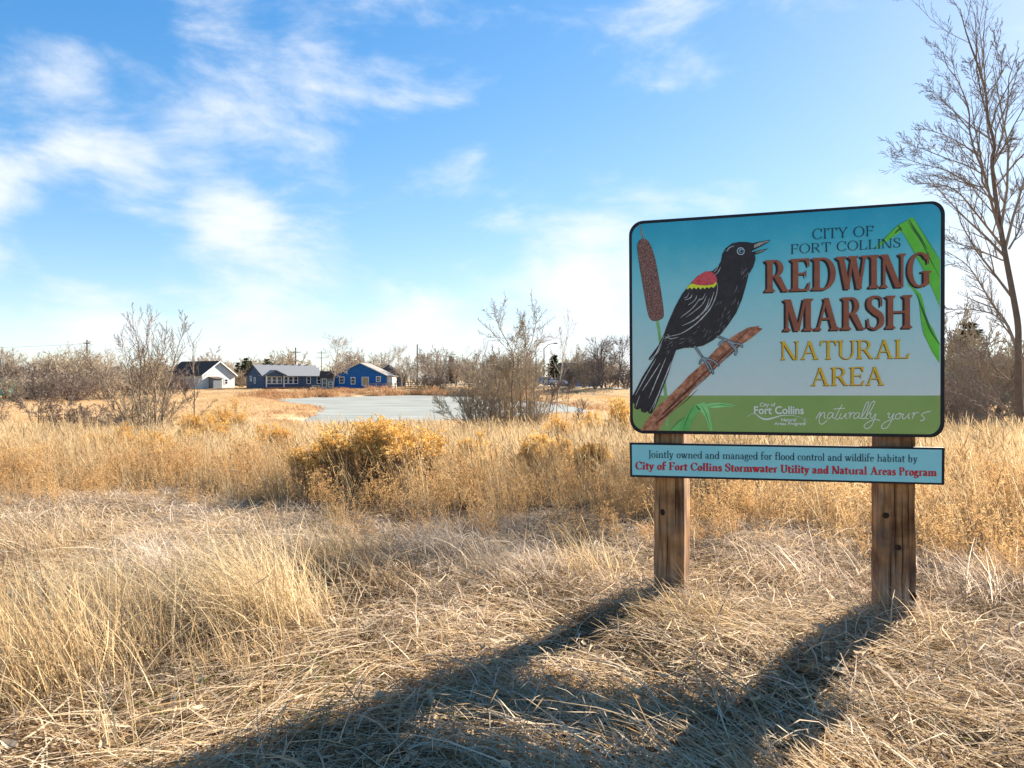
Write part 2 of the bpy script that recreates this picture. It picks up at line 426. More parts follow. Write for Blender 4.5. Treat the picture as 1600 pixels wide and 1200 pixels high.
p = Print(); p.shape(rrect(*QS, 0, (3.2, 3.2, 4.5, 3.2)), ID, LIFT); p.build('lower_face', M_sub, lower_panel, SO)
def each(name, mat, parent, lift, shapes=(), lines=(), conv=c2):
    for s_ in shapes: printed(name, mat, parent, lift, shapes=[s_], conv=conv)
    for l_ in lines: printed(name, mat, parent, lift, lines=[l_], conv=conv)
def printed(name, mat, parent, lift, shapes=(), lines=(), conv=c2):
    p = Print()
    for s_ in shapes: p.shape(s_, conv, lift)
    for i, (pts, w) in enumerate(lines): p.line(pts, conv, lift + .00003 * (i % 5), w)
    return p.build(name, mat, parent, SO)
def sm(pts): return spline(pts, 4, True)
# bulrush stalk and cattail head
M_stalk = print_mat('printed_stalk_green', [lin(96, 150, 88), lin(132, 176, 116)], 40)
M_tip = print_mat('printed_stalk_tip', [lin(150, 140, 120), lin(110, 100, 84)], 80)
m, t, out = new_mat('printed_cattail_brown')
c = nd(t, 'ShaderNodeTexCoord'); v_ = nd(t, 'ShaderNodeTexNoise'); v_.inputs['Scale'].default_value = 170; v_.inputs['Detail'].default_value = 2; lk(t, c.outputs['Object'], v_.inputs['Vector'])
b = nd(t, 'ShaderNodeBsdfPrincipled'); lk(t, ramp(t, v_.outputs[0], [(.3, lin(66, 36, 28)), (.48, lin(128, 76, 58)), (.6, lin(150, 98, 80)), (.72, lin(205, 176, 160))]), b.inputs['Base Color'])
b.inputs['Roughness'].default_value = .45; lk(t, b.outputs[0], out.inputs[0]); M_cat = m
printed('cattail_stalk', M_stalk, main_panel, .0016, lines=[([(188,560),(200,630),(215,760),(228,900),(237,1010),(244,1142)], [16] * 31)])
printed('cattail_tip', M_tip, main_panel, .0016, lines=[([(97,66),(106,105),(116,146)], [3 + 9 * i / 12 for i in range(13)])])
M_dark = print_mat('printed_dark_outline', [lin(30, 22, 22), lin(42, 30, 28)], 60)
CAT = [(108,146),(128,145),(150,166),(174,230),(194,330),(210,430),(222,525),(216,556),(180,571),(152,560),(137,515),(117,400),(97,275),(87,195),(92,162)]
printed('cattail_outline', M_dark, main_panel, .0019, shapes=[sm([((x - 155) * 1.03 + 155, (y - 358) * 1.006 + 358) for x, y in CAT])])
printed('cattail_head', M_cat, main_panel, .0022, shapes=[sm(CAT)])
# branch
M_branch = print_mat('printed_branch_brown', [lin(112, 66, 48), lin(158, 104, 78), lin(186, 138, 112)], 38)
BR_ = [(104,1142),(130,1095),(200,1010),(270,945),(318,897),(352,858),(420,800),(500,715),(560,667),(612,634),(662,606),(722,596),(716,606),(740,612),(700,645),(660,677),(600,707),(540,767),(470,837),(402,900),(350,962),(300,1012),(250,1062),(192,1142)]
printed('branch', M_branch, main_panel, .0026, shapes=[BR_])
bl = []
for i in range(26):
    u = rnd.random() * .8; wv = rnd.uniform(-.36, .36); path = []
    for k in range(5):
        s_ = u + k * .05; x = 150 + 560 * s_; y = 1118 - 505 * s_ + 14 * math.sin(s_ * 5)
        if s_ > .98: break
        path.append((x + wv * 55 * .65, y + wv * 55 * .75 + rnd.uniform(-2, 2)))
    if len(path) > 2: bl.append((path, 4.5))
printed('branch_grain', print_mat('printed_branch_dark', [lin(70, 38, 30), lin(92, 54, 42)], 60), main_panel, .0029, lines=bl)
# bird
M_bird = print_mat('printed_blackbird', [lin(30, 24, 26), lin(46, 38, 40)], 25)
BODY = [(692,168),(665,161),(620,159),(580,167),(546,192),(528,222),(521,260),(506,288),(476,312),(440,314),(400,336),(371,366),(348,394),(318,432),(281,500),(246,580),(224,640),(196,698),(166,738),(146,766),(146,777),(160,773),(182,752),(150,802),(112,862),(78,930),(56,972),(56,998),(72,1002),(70,1026),(86,1034),(103,1026),(107,1044),(124,1050),(141,1042),(146,1054),(160,1055),(176,1030),(216,930),(250,842),(270,772),(288,724),(330,712),(380,711),(430,700),(480,673),(521,640),(561,590),(601,530),(631,460),(651,390),(666,330),(690,290),(702,250),(698,225),(682,214)]
printed('bird_body', M_bird, main_panel, .0033, shapes=[BODY])
M_beak = print_mat('printed_beak_grey', [lin(96, 96, 98), lin(170, 168, 164)], 60)
each('beak', M_dark, main_panel, .0035, shapes=[[(688,166),(735,156),(781,148),(764,164),(722,188),(680,208)], [(678,214),(720,203),(768,193),(738,213),(702,226),(690,224)]])
each('beak_highlight', M_beak, main_panel, .0038, shapes=[[(696,172),(735,160),(774,152),(758,162),(720,181),(692,194)], [(700,214),(724,207),(756,199),(732,211),(708,218)]])
M_red = print_mat('printed_red_patch', [lin(176, 50, 62), lin(206, 84, 92)], 60)
M_yel = print_mat('printed_yellow_edge', [lin(226, 212, 30), lin(238, 226, 66)], 60)
scal = [(366,376),(400,384),(440,387),(480,381),(498,366),(500,379)]
for i in range(7):
    x0 = 494 - i * 22; scal += [(x0 - 4, 392 + 2.2 * i * (1 if i < 4 else .4)), (x0 - 13, 400 + 2.6 * min(i, 3)), (x0 - 19, 394 + 2.4 * min(i, 3))]
scal += [(347, 397)]
printed('yellow_wing_bar', M_yel, main_panel, .0037, shapes=[scal])
printed('red_shoulder_patch', M_red, main_panel, .0039, shapes=[sm([(500,352),(490,330),(466,314),(440,316),(402,337),(371,371),(400,382),(440,385),(480,378),(499,365)])])
M_feather = print_mat('printed_feather_white', [lin(124, 130, 138), lin(190, 194, 200)], 50)
fl = [([(504,372),(499,430),(470,500),(420,560),(370,603),(310,638),(232,656)],6),([(462,452),(440,510),(385,565),(318,597)],6),([(447,440),(420,490),(340,553)],4),([(415,452),(370,508),(308,556)],4),
      ([(396,438),(386,462),(350,490)],4),([(372,432),(362,452),(332,462)],4),([(356,424),(344,446),(328,452)],3.5),([(486,420),(460,490),(420,540)],5),([(440,428),(425,455),(400,465)],3.5),
      ([(522,288),(506,318),(490,332)],4),([(512,282),(496,306),(484,318)],3),([(184,768),(130,860),(74,962)],5),([(206,790),(160,862),(112,935)],5),([(236,762),(190,870),(146,975)],5),([(272,770),(215,905),(166,1038)],6),
      ([(262,780),(205,930),(150,1046)],3),([(226,648),(186,736),(150,774)],5),([(214,690),(190,738),(156,768)],3),([(100,958),(84,1000),(78,1024)],3),([(552,212),(566,190),(592,180)],5),([(240,640),(252,652),(226,664)],4),([(236,652),(262,664),(300,655)],4)]
fr = random.Random(3)
for (cx, cy, sx, sy, ang, cnt) in ((540,545,45,60,2.1,26),(470,625,60,30,2.4,22),(645,310,24,30,2.0,18),(360,670,50,25,2.7,16),(250,690,22,25,2.3,14),(600,440,22,70,1.9,14),(560,200,12,14,2.3,5)):
    for i in range(cnt // 2):
        x = cx + fr.gauss(0, sx * .6); y = cy + fr.gauss(0, sy * .6); l = fr.uniform(14, 38); a = ang + fr.gauss(0, .18)
        fl.append(([(x, y), (x + math.cos(a) * l * .5 + 1, y + math.sin(a) * l * .5), (x + math.cos(a) * l, y + math.sin(a) * l)], fr.uniform(.6, 1.3)))
printed('feather_streaks', M_feather, main_panel, .0041, lines=fl)
def disc(cx, cy, r, k=20): return [(cx + r * math.cos(2 * math.pi * i / k), cy + r * math.sin(2 * math.pi * i / k)) for i in range(k)]
printed('eye_ring', print_mat('printed_eye_blue', [lin(150, 176, 196), lin(176, 198, 214)], 60), main_panel, .0042, shapes=[disc(625, 208, 20)])
printed('eye_pupil', M_dark, main_panel, .0045, shapes=[disc(625, 208, 16)])
printed('eye_iris', print_mat('printed_eye_iris', [lin(90, 130, 160), lin(130, 165, 190)], 60), main_panel, .0048, shapes=[disc(626, 206, 11)])
printed('eye_glint', M_dark, main_panel, .0051, shapes=[disc(629, 208, 6.5)])
legs = [[(384,702),(402,728),(430,766)],[(430,766),(462,796),(482,850)],[(430,766),(448,800),(468,838)],[(430,766),(480,778),(512,808)],[(430,766),(415,782),(412,800)],
        [(500,650),(545,668),(588,688)],[(575,684),(600,716),(594,752)],[(588,688),(625,694),(632,712)],[(560,680),(590,714),(606,738)],[(548,670),(520,684),(512,702)]]
M_leg = print_mat('printed_leg_grey', [lin(92, 108, 124), lin(150, 164, 176)], 90)
for lg in (legs[:5], legs[5:]):
    printed('leg_outline', M_dark, main_panel, .0046, lines=[(l, [13] * 13) for l in lg])
    printed('leg', M_leg, main_panel, .0050, lines=[(l, [7.5] * 13) for l in lg])
# grass leaves of the picture
M_lf = print_mat('printed_leaf_green', [lin(84, 160, 84), lin(120, 190, 116)], 12)
M_lb = print_mat('printed_leaf_bright', [lin(76, 168, 44), lin(104, 190, 62)], 10)
M_ld = print_mat('printed_leaf_shade', [lin(36, 88, 40), lin(52, 104, 48)], 20)
each('lower_leaf', M_lf, main_panel, .0024, shapes=[[(255,1143),(300,1096),(332,1074),(318,1104),(300,1143)],[(301,1143),(330,1082),(372,1014),(398,1006),(412,1030),(376,1090),(350,1143)]])
each('lower_leaf_fold', print_mat('printed_leaf_pale', [lin(110, 186, 110), lin(140, 204, 136)], 12), main_panel, .0027, shapes=[[(392,1008),(436,994),(461,1040),(479,1143),(463,1143),(440,1072),(404,1030)],[(440,1006),(470,1000),(520,997),(570,1005),(612,1018),(560,1018),(480,1026),(458,1022)]])
each('lower_leaf_vein', M_ld, main_panel, .0030, lines=[([(380,1015),(350,1070),(325,1140)],4),([(392,1010),(405,1028),(415,1035)],8),([(420,1010),(445,1060),(468,1135)],3),([(256,1142),(300,1097),(332,1075)],3),([(455,1016),(520,1008),(608,1018)],3)])
each('corner_leaf', M_lb, main_panel, .0018, conv=c3, shapes=[[(930,338),(1000,270),(1060,205),(1115,160),(1146,206),(1090,245),(1030,286),(960,332)],
        [(1115,160),(1190,122),(1216,94),(1236,101),(1330,250),(1444,430),(1444,800),(1340,560),(1262,410),(1200,300),(1146,206)],
        [(1175,610),(1240,645),(1296,700),(1324,800),(1338,890),(1390,970),(1441,1080),(1441,1240),(1380,1150),(1322,1022),(1296,900),(1276,740),(1232,664)]])
each('corner_leaf_fold', M_ld, main_panel, .0021, conv=c3, lines=[([(1186,124),(1240,205),(1300,292),(1380,450),(1444,572)],9),([(1200,112),(1235,175),(1290,255),(1345,350)],16),([(1115,160),(1135,185),(1146,206)],14),
        ([(1146,206),(1200,300),(1262,410),(1340,560),(1444,800)],4),([(1236,101),(1330,250),(1444,430)],4),([(930,338),(1010,262),(1115,160),(1200,112)],4),([(1262,690),(1300,800),(1335,890),(1372,985),(1441,1092)],20),([(1232,664),(1276,740),(1296,900),(1322,1022),(1441,1240)],4),([(1090,225),(1120,195),(1140,190)],14)])

# ---- lettering: an engraved-style serif alphabet drawn from stems, bars and bowls
class Glyph:
    def __init__(s, T, t): s.T, s.t, s.e, s.st, s.P = T, t, .055 + .12 * T, max(.04, t * .9), []
    def rect(s, x0, y0, x1, y1): s.P.append([(x0, y0), (x1, y0), (x1, y1), (x0, y1)])
    def para(s, x0, y0, x1, y1, w): s.P.append([(x0, y0), (x0 + w, y0), (x1 + w, y1), (x1, y1)])
    def ser(s, xa, xb, y, up):          # bracketed slab on a stem xa..xb
        h = s.st if up else -s.st
        s.P.append([(xa - s.e, y), (xb + s.e, y), (xb + s.e, y + h * .7), (xb, y + h * 1.9), (xa, y + h * 1.9), (xa - s.e, y + h * .7)])
    def stem(s, x, y0=0, y1=1, w=None, bot=True, top=True):
        w = w or s.T; s.rect(x, y0, x + w, y1)
        if bot: s.ser(x, x + w, y0, True)
        if top: s.ser(x, x + w, y1, False)
    def flag(s, x, y0=0, y1=1, w=None, bot=True):   # lower-case stem with a slanted top
        w = w or s.T; s.P.append([(x, y0), (x + w, y0), (x + w, y1), (x, y1 - .05)]); s.P.append([(x - s.e * .9, y1 - .07), (x, y1 - .10), (x + w * .6, y1 - .01), (x + w, y1)])
        if bot: s.ser(x, x + w, y0, True)
    def ring(s, cx, cy, rx, ry, a0=0, a1=360, T=None, t=None, n=22):
        T = s.T if T is None else T; t = s.t if t is None else t; pr = None
        for i in range(n + 1):
            a = R(a0 + (a1 - a0) * i / n); o_ = (cx + rx * math.cos(a), cy + ry * math.sin(a)); i_ = (cx + (rx - T) * math.cos(a), cy + (ry - t) * math.sin(a))
            if pr: s.P.append([pr[0], o_, i_, pr[1]])
            pr = (o_, i_)
    def run(s, pts, ws):
        pp = spline(pts, 5); k = len(pp); w2 = [np.interp(i / (k - 1) * (len(ws) - 1), range(len(ws)), ws) for i in range(k)]
        s.P += stroke2d(pp, w2)
def glyph(ch, T, t):
    g = Glyph(T, t); e = g.e; X = .64
    if ch == ' ': return [], .30
    if ch == 'I': g.stem(e); w = T + 2 * e
    elif ch == 'H': g.stem(e); g.stem(e + .58); g.rect(e, .47, e + .6, .47 + t); w = .58 + T + 2 * e
    elif ch in 'EFL':
        g.stem(e, bot=True, top=True); w = .56 + T * .4
        if ch != 'L': g.rect(e, 1 - t, w, 1); g.P.append([(w - .13, 1 - t), (w, 1 - t), (w + .005, .74), (w - .035, .74)]); g.rect(e, .5, w - .13, .5 + t); g.P.append([(w - .17, .5 + t / 2), (w - .10, .66), (w - .10, .38)])
        if ch != 'F': g.rect(e, 0, w, t); g.P.append([(w - .12, t), (w, t), (w + .035, .27), (w, .27)])
        if ch == 'F': w -= .04
        w += .04
    elif ch in 'CG':
        g.ring(.42, .5, .42, .52, 42, 318 if ch == 'C' else 300); g.P.append([(.69, .66), (.735, .66), (.735, 1.0), (.70, .96), (.62, .88)]); w = .76
        if ch == 'C': g.P.append([(.72, .16), (.745, .22), (.71, .25), (.66, .2)])
        else:
            g.rect(.74 - T, .06, .74, .44); g.rect(.74 - T - e, .40, .74 + e, .40 + g.st); g.P.append([(.60, -.0), (.74, .07), (.74 - T, .2), (.60, .08)]); w = .78 + e
    elif ch == 'O': g.ring(.43, .5, .43, .52); w = .86
    elif ch == 'D': g.stem(e); g.rect(e, 1 - t, .36, 1); g.rect(e, 0, .36, t); g.ring(.36, .5, .44, .5, -90, 90); w = .81
    elif ch in 'PR':
        g.stem(e); g.rect(e, 1 - t, .36, 1); g.rect(e, .46, .36, .46 + t); g.ring(.34, .73, .28, .27, -90, 90, T=T * .95); w = .63
        if ch == 'R': g.P.append([(.30, .48), (.30 + T * 1.25, .48), (.60 + T * .95, .0), (.60, .0)]); g.rect(.60 - T * .1, 0, .66 + T * .9, g.st); w = .68 + T * .7
    elif ch == 'M':
        tn = t * 1.5; g.stem(e, w=tn); g.ser(e, e + tn, 0, True); g.para(.44 - T * .3, 0, e - .02, 1, T * 1.05); g.para(.44 + T * .1, 0, .80 - tn, 1, tn); g.stem(.80 - T * .2); w = .80 + T * .8 + e
    elif ch == 'N':
        tn = t * 1.4; g.stem(e, w=tn); g.para(.68 - T, 0, e - .03, 1, T * 1.1); g.rect(.68, 0, .68 + tn, 1); g.ser(.68, .68 + tn, 1, False); w = .68 + tn + e
    elif ch == 'A':
        tn = t * 1.35; g.para(e, 0, .37, 1, tn); g.para(.66 - T * .25, 0, .37 - T * .35, 1, T); g.rect(.2, .33, .6, .33 + t); g.ser(e, e + tn, 0, True); g.ser(.66 - T * .25, .66 + T * .75, 0, True); w = .66 + T * .75 + e
    elif ch == 'S':
        g.run([(.53, .74), (.50, .93), (.32, .985), (.13, .90), (.12, .70), (.30, .54), (.50, .40), (.52, .17), (.33, .02), (.12, .07), (.06, .29)], [t, t * 1.0, t * 1.1, T * .9, T, T * 1.05, T, T * .95, t * 1.2, t, t])
        g.P.append([(.50, .68), (.55, .68), (.55, .98), (.49, .9)]); g.P.append([(.03, .02), (.10, .1), (.085, .33), (.03, .33)]); w = .62
    elif ch == 'T':
        g.stem(.34 - T / 2 + .02, top=False); g.rect(0, 1 - t, .72, 1); g.P.append([(0, 1), (.11, 1 - t), (.035, .73), (-.005, .73)]); g.P.append([(.72, 1), (.61, 1 - t), (.685, .73), (.725, .73)]); w = .72
    elif ch == 'U':
        g.rect(e, .3, e + T, 1); g.ser(e, e + T, 1, False); tn = t * 1.4; g.rect(.70 - tn, .3, .70, 1); g.ser(.70 - tn, .70, 1, False)
        g.ring((e + .70) / 2, .31, (.70 - e) / 2, .33, 180, 360, T=(T + tn) * .5); w = .70 + e
    elif ch == 'W':
        tn = t * 1.4
        for x in (0, .40): g.para(x + .24, 0, x + .03, 1, T); g.para(x + .24 + T * .35, 0, x + .47, 1, tn)
        g.ser(.03, .03 + T, 1, False); g.ser(.43, .43 + T, 1, False); g.ser(.87, .87 + tn, 1, False); w = .93 + e
    elif ch == 'Y':
        g.rect(.33 - T / 2, 0, .33 + T / 2, .5); g.ser(.33 - T / 2, .33 + T / 2, 0, True); g.para(.33 - T / 2, .45, .02, 1, T); g.para(.33 + T * .1, .45, .60, 1, t * 1.4); g.ser(.02, .02 + T, 1, False); g.ser(.60, .60 + t * 1.4, 1, False); w = .68
    elif ch == 'J': g.rect(e, 0, e + T, 1); g.ser(e, e + T, 1, False); g.run([(e + T / 2, .05), (e + T * .3, -.12), (e - .08, -.2)], [T, T * .7, t]); w = T + 2 * e
    # lower case
    elif ch == 'a':
        g.rect(.28, .06, .28 + T, .48); g.run([(.06, .47), (.12, .61), (.25, .62), (.28 + T / 2, .46)], [T * .7, t * 1.3, t * 1.3, T]); g.ring(.20, .18, .19, .2, 60, 320, T=T * .9); g.rect(.28, 0, .34 + T, .09); w = .36 + T
    elif ch in 'bhlkd':
        if ch == 'l': g.flag(e, 0, 1.04); w = T + 2 * e
        elif ch == 'b': g.flag(e, .03, 1.04, bot=False); g.ring(.24 + e, .31, .25, .34); w = .49 + 2 * e
        elif ch == 'd': g.ring(.25, .31, .25, .34); g.flag(.46 - T * .5, 0, 1.04, bot=False); g.rect(.46 - T * .5, 0, .5 + T * .6, .08); w = .5 + T * .5
        else: g.flag(e, 0, 1.04); g.ring(e + .22 + T / 2, .40, .22, .24, 0, 150, T=T); x = e + .44 + T / 2 - T; g.rect(x, 0, x + T, .42); g.ser(x, x + T, 0, True); w = x + T + e
    elif ch == 'c': g.ring(.25, .31, .25, .34, 48, 312); g.P.append([(.36, .47), (.42, .42), (.45, .52), (.38, .6)]); w = .44
    elif ch == 'e': g.ring(.25, .31, .25, .34, 5, 318); g.rect(.08, .33, .47, .33 + t); w = .49
    elif ch == 'f': g.rect(e, 0, e + T, .85); g.ser(e, e + T, 0, True); g.run([(e + T / 2, .8), (e + T * .8, 1.0), (e + T + .14, 1.02), (e + T + .16, .93)], [T, T * .8, t * 1.5, T * .7]); g.rect(0, X - t * 1.3, .26 + T, X); w = .24 + T
    elif ch == 'g':
        g.ring(.22, .43, .2, .22); g.run([(.1, .25), (.06, .14), (.2, .07), (.4, .03), (.43, -.12), (.28, -.26), (.08, -.24), (.02, -.12), (.12, 0)], [t * 1.2, T * .7, T * .9, T * .9, T * .8, t * 1.3, t * 1.3, T * .6, t]); g.run([(.36, .56), (.44, .63), (.5, .6)], [t * 1.2, T * .5, T * .5]); w = .49
    elif ch == 'i': g.flag(e, 0, X); g.ring(e + T / 2, .86, T * .62, T * .62, T=T * .62, t=T * .62, n=10); w = T + 2 * e
    elif ch in 'nm':
        g.flag(e, 0, X); x = e
        for _ in range(1 if ch == 'n' else 2):
            g.ring(x + .21 + T / 2, .40, .21, .24, 0, 150); x = x + .42 + T / 2 - T; g.rect(x, 0, x + T, .42); g.ser(x, x + T, 0, True)
        w = x + T + e
    elif ch == 'o': g.ring(.26, .31, .26, .34); w = .52
    elif ch == 'r': g.flag(e, 0, X); g.run([(e + T * .8, .45), (e + T + .07, .6), (e + T + .18, .58)], [t * 1.3, T * .7, T * .8]); w = e + T + .2
    elif ch == 's': g.run([(.34, .48), (.28, .61), (.13, .6), (.08, .48), (.2, .35), (.34, .22), (.31, .05), (.15, .01), (.04, .15)], [T * .6, t * 1.2, t * 1.4, T * .9, T, T, T * .8, t * 1.3, T * .6]); w = .40
    elif ch == 't': g.rect(e, .1, e + T, .82); g.P.append([(e, .66), (e + T, .84), (e + T, .6)]); g.rect(0, X - t * 1.3, .22 + T, X); g.run([(e + T / 2, .14), (e + T * .8, .02), (e + T + .12, .05)], [T, T * .7, t]); w = .2 + T
    elif ch == 'u': g.flag(e, .2, X, bot=False); g.ring(e + .21 + T / 2, .22, .21 + T / 2, .24, 180, 330); x = e + .42; g.flag(x, 0, X, bot=False); g.rect(x, 0, x + T + .05, .08); w = x + T + .06
    elif ch in 'wy':
        n_ = 2 if ch == 'w' else 1
        for k in range(n_):
            x = .30 * k; g.para(x + .18, 0, x + .02, X, T); g.para(x + .18 + T * .3, 0, x + .40, X, t * 1.4); g.ser(x + .02, x + .02 + T, X, False)
        g.ser(.30 * n_ + .1, .30 * n_ + .1 + t * 1.4, X, False)
        if ch == 'y': g.run([(.27, .08), (.2, -.14), (.1, -.24), (.0, -.2)], [t * 1.5, t * 1.5, T * .7, T * .8])
        w = .30 * n_ + .14 + e
    else: w = .3
    return g.P, w
def typeset(text, T, t, gap=.06):
    x = 0; out_ = []
    for ch in text:
        P, w = glyph(ch, T, t); out_ += [[(x + a, b_) for a, b_ in q] for q in P]; x += w + gap
    return out_, x - gap
def quadmap(BL, BR, TL, TR, W):
    def f_(x, y):
        u = x / W; return ((BL[0] * (1 - u) + BR[0] * u) * (1 - y) + (TL[0] * (1 - u) + TR[0] * u) * y, (BL[1] * (1 - u) + BR[1] * u) * (1 - y) + (TL[1] * (1 - u) + TR[1] * u) * y)
    return f_
def lettering(name, text, mat, parent, lift, conv, BL, BR, TL, TR, T, t, off=(0, 0), gap=.06):
    W = typeset(text, T, t, gap)[1]; qm = quadmap(BL, BR, TL, TR, W); x0 = 0
    for word in text.split(' '):
        P, ww = typeset(word, T, t, gap); p = Print()
        for i, q in enumerate(P):
            q2 = [qm(a[0] + x0, a[1]) for a in q]; q2 = [(a + off[0], b_ + off[1]) for a, b_ in q2]
            p.shape(q2, conv, lift + .00002 * (i % 12))
        p.build(name, mat, parent, SO); x0 += ww + gap + .30 + gap
M_navy = print_mat('printed_dark_teal_ink', [lin(14, 44, 62), lin(22, 54, 72)], 60)
M_brown = print_mat('printed_redbrown_ink', [lin(126, 70, 48), lin(142, 82, 58)], 30)
M_gold = print_mat('printed_gold_ink', [lin(206, 156, 28), lin(222, 174, 48)], 30)
M_goldsh = print_mat('printed_gold_shadow', [lin(84, 60, 26), lin(100, 72, 34)], 30)
M_ink = print_mat('printed_black_ink', [lin(24, 18, 18), lin(32, 24, 24)], 30)
M_redink = print_mat('printed_red_ink', [lin(176, 22, 36), lin(196, 34, 48)], 30)
lettering('city_of_lettering', 'CITY OF', M_navy, main_panel, .0036, c1, (916,219), (1200,203), (916,171), (1200,156), .105, .05, gap=.09)
lettering('fort_collins_lettering', 'FORT COLLINS', M_navy, main_panel, .0036, c1, (816,287), (1326,256), (816,243), (1326,212), .105, .05, gap=.09)
for txt, BL, BR, TL, TR in (('REDWING', (697,464), (1474,436), (697,316), (1474,278)), ('MARSH', (783,645), (1379,631), (783,498), (1379,476))):
    lettering('title_shadow', txt, M_ink, main_panel, .0030, c1, BL, BR, TL, TR, .195, .07, (-10, 6), gap=.05)
    lettering('title_lettering', txt, M_brown, main_panel, .0036, c1, BL, BR, TL, TR, .185, .062, gap=.05)
for txt, BL, BR, TL, TR in (('NATURAL', (770,777), (1367,769), (770,691), (1367,682)), ('AREA', (911,897), (1250,894), (911,813), (1250,808))):
    lettering('subtitle_shadow', txt, M_goldsh, main_panel, .0030, c1, BL, BR, TL, TR, .125, .058, (-4, 3), gap=.06)
    lettering('subtitle_lettering', txt, M_gold, main_panel, .0036, c1, BL, BR, TL, TR, .12, .05, gap=.06)
lettering('owner_lettering', 'Jointly owned and managed for flood control and wildlife habitat by', M_navy, lower_panel, .0030, c4, (135,416), (1426,438), (135,381), (1426,402), .125, .06, gap=.05)
lettering('program_shadow', 'City of Fort Collins Stormwater Utility and Natural Areas Program', M_ink, lower_panel, .0024, c4, (72,471), (1520,504), (72,434), (1520,466), .165, .075, (-2.2, 1.2), gap=.05)
lettering('program_lettering', 'City of Fort Collins Stormwater Utility and Natural Areas Program', M_redink, lower_panel, .0030, c4, (72,471), (1520,504), (72,434), (1520,466), .16, .07, gap=.05)
# emblem in the green band and the handwritten motto
M_pale = print_mat('printed_pale_green_ink', [lin(226, 236, 200), lin(236, 244, 212)], 30)
def sans(name, text, conv, x0, x1, base, top, bold, lift=.003):
    cu = bpy.data.curves.new('text', 'FONT'); cu.body = text; cu.size = 1; cu.offset = bold; cu.resolution_u = 3
    ob = bpy.data.objects.new('text', cu); COL.objects.link(ob)
    dg = bpy.context.evaluated_depsgraph_get(); me_ = ob.evaluated_get(dg).to_mesh()
    V = [tuple(v.co) for v in me_.vertices]; F = [tuple(p_.vertices) for p_ in me_.polygons]
    xs = [v[0] for v in V]; xa, xb = min(xs), max(xs); cap = .70
    pm_ = Print()
    for v in V: pm_.v.append(tuple(S(*conv(x0 + (v[0] - xa) / (xb - xa) * (x1 - x0), base - v[1] / cap * (base - top)), lift))); pm_.r.append(.5)
    pm_.f = F
    ob.evaluated_get(dg).to_mesh_clear(); bpy.data.objects.remove(ob); bpy.data.curves.remove(cu)
    return pm_.build(name, M_pale, main_panel, SO)
sans('emblem_lettering', 'City of', c5, 180, 299, 121, 93, .022)
sans('emblem_lettering', 'Fort Collins', c5, 136, 514, 178, 120, .024)
sans('emblem_lettering', 'Natural', c5, 343, 456, 234, 210, .024)
sans('emblem_lettering', 'Areas Program', c5, 290, 524, 262, 239, .024)
sw = spline([(88,201),(112,180),(150,180),(185,206),(230,219),(290,206),(350,190),(430,190),(490,206),(522,232)], 6)
p = Print()
ws = [2 + 11 * math.exp(-((i / len(sw) - .45) / .22) ** 2) for i in range(len(sw))]
for qd in stroke2d(sw, ws): p.shape(qd, c5, .003)
for x in (518, 524, 530):
    for qd in stroke2d([(x - 6, 262), (x, 236), (x + 1, 205)], [3, 2.5, 1.5]): p.shape(qd, c5, .0031)
p.build('emblem_swoosh', M_pale, main_panel, SO)
SCRIPT = [[(605,215),(625,180),(640,167),(630,215),(632,246),(655,255),(692,226)],[(632,205),(655,172),(672,170),(668,205),(682,210)],[(736,172),(710,170),(692,195),(700,215),(722,200),(738,172),(732,205),(750,212)],
  [(805,108),(775,160),(755,203),(765,220),(788,205)],[(740,142),(790,136),(826,136)],[(797,172),(785,205),(798,215),(820,195),(835,172),(828,205),(844,212)],[(850,178),(868,168),(858,212)],[(862,192),(885,168),(900,172)],
  [(936,172),(910,172),(892,198),(902,215),(925,198),(938,172),(930,205),(947,212)],[(947,210),(985,150),(1006,92),(986,98),(962,160),(952,205),(972,215)],[(972,213),(1022,150),(1052,86),(1026,95),(998,160),(985,208),(1005,215)],
  [(1010,180),(1022,172),(1018,205),(1035,208),(1060,175),(1046,225),(1020,275),(985,289),(970,268),(1000,240),(1050,220),(1092,228)],
  [(1145,182),(1162,172),(1155,205),(1175,205),(1197,172),(1176,230),(1145,280),(1110,289),(1105,265),(1140,235),(1202,215)],[(1237,172),(1210,190),(1212,215),(1235,212),(1250,188),(1238,172),(1264,182)],
  [(1272,175),(1260,205),(1275,215),(1300,192),(1314,172),(1304,205),(1320,212)],[(1330,180),(1350,168),(1335,215)],[(1340,195),(1365,168),(1386,170)],[(1476,157),(1430,168),(1405,185),(1420,200),(1426,220),(1395,231)]]
printed('motto_script', M_pale, main_panel, .003, conv=c5, lines=[(s_, [6.2] * (6 * (len(s_) - 1) + 1)) for s_ in SCRIPT])

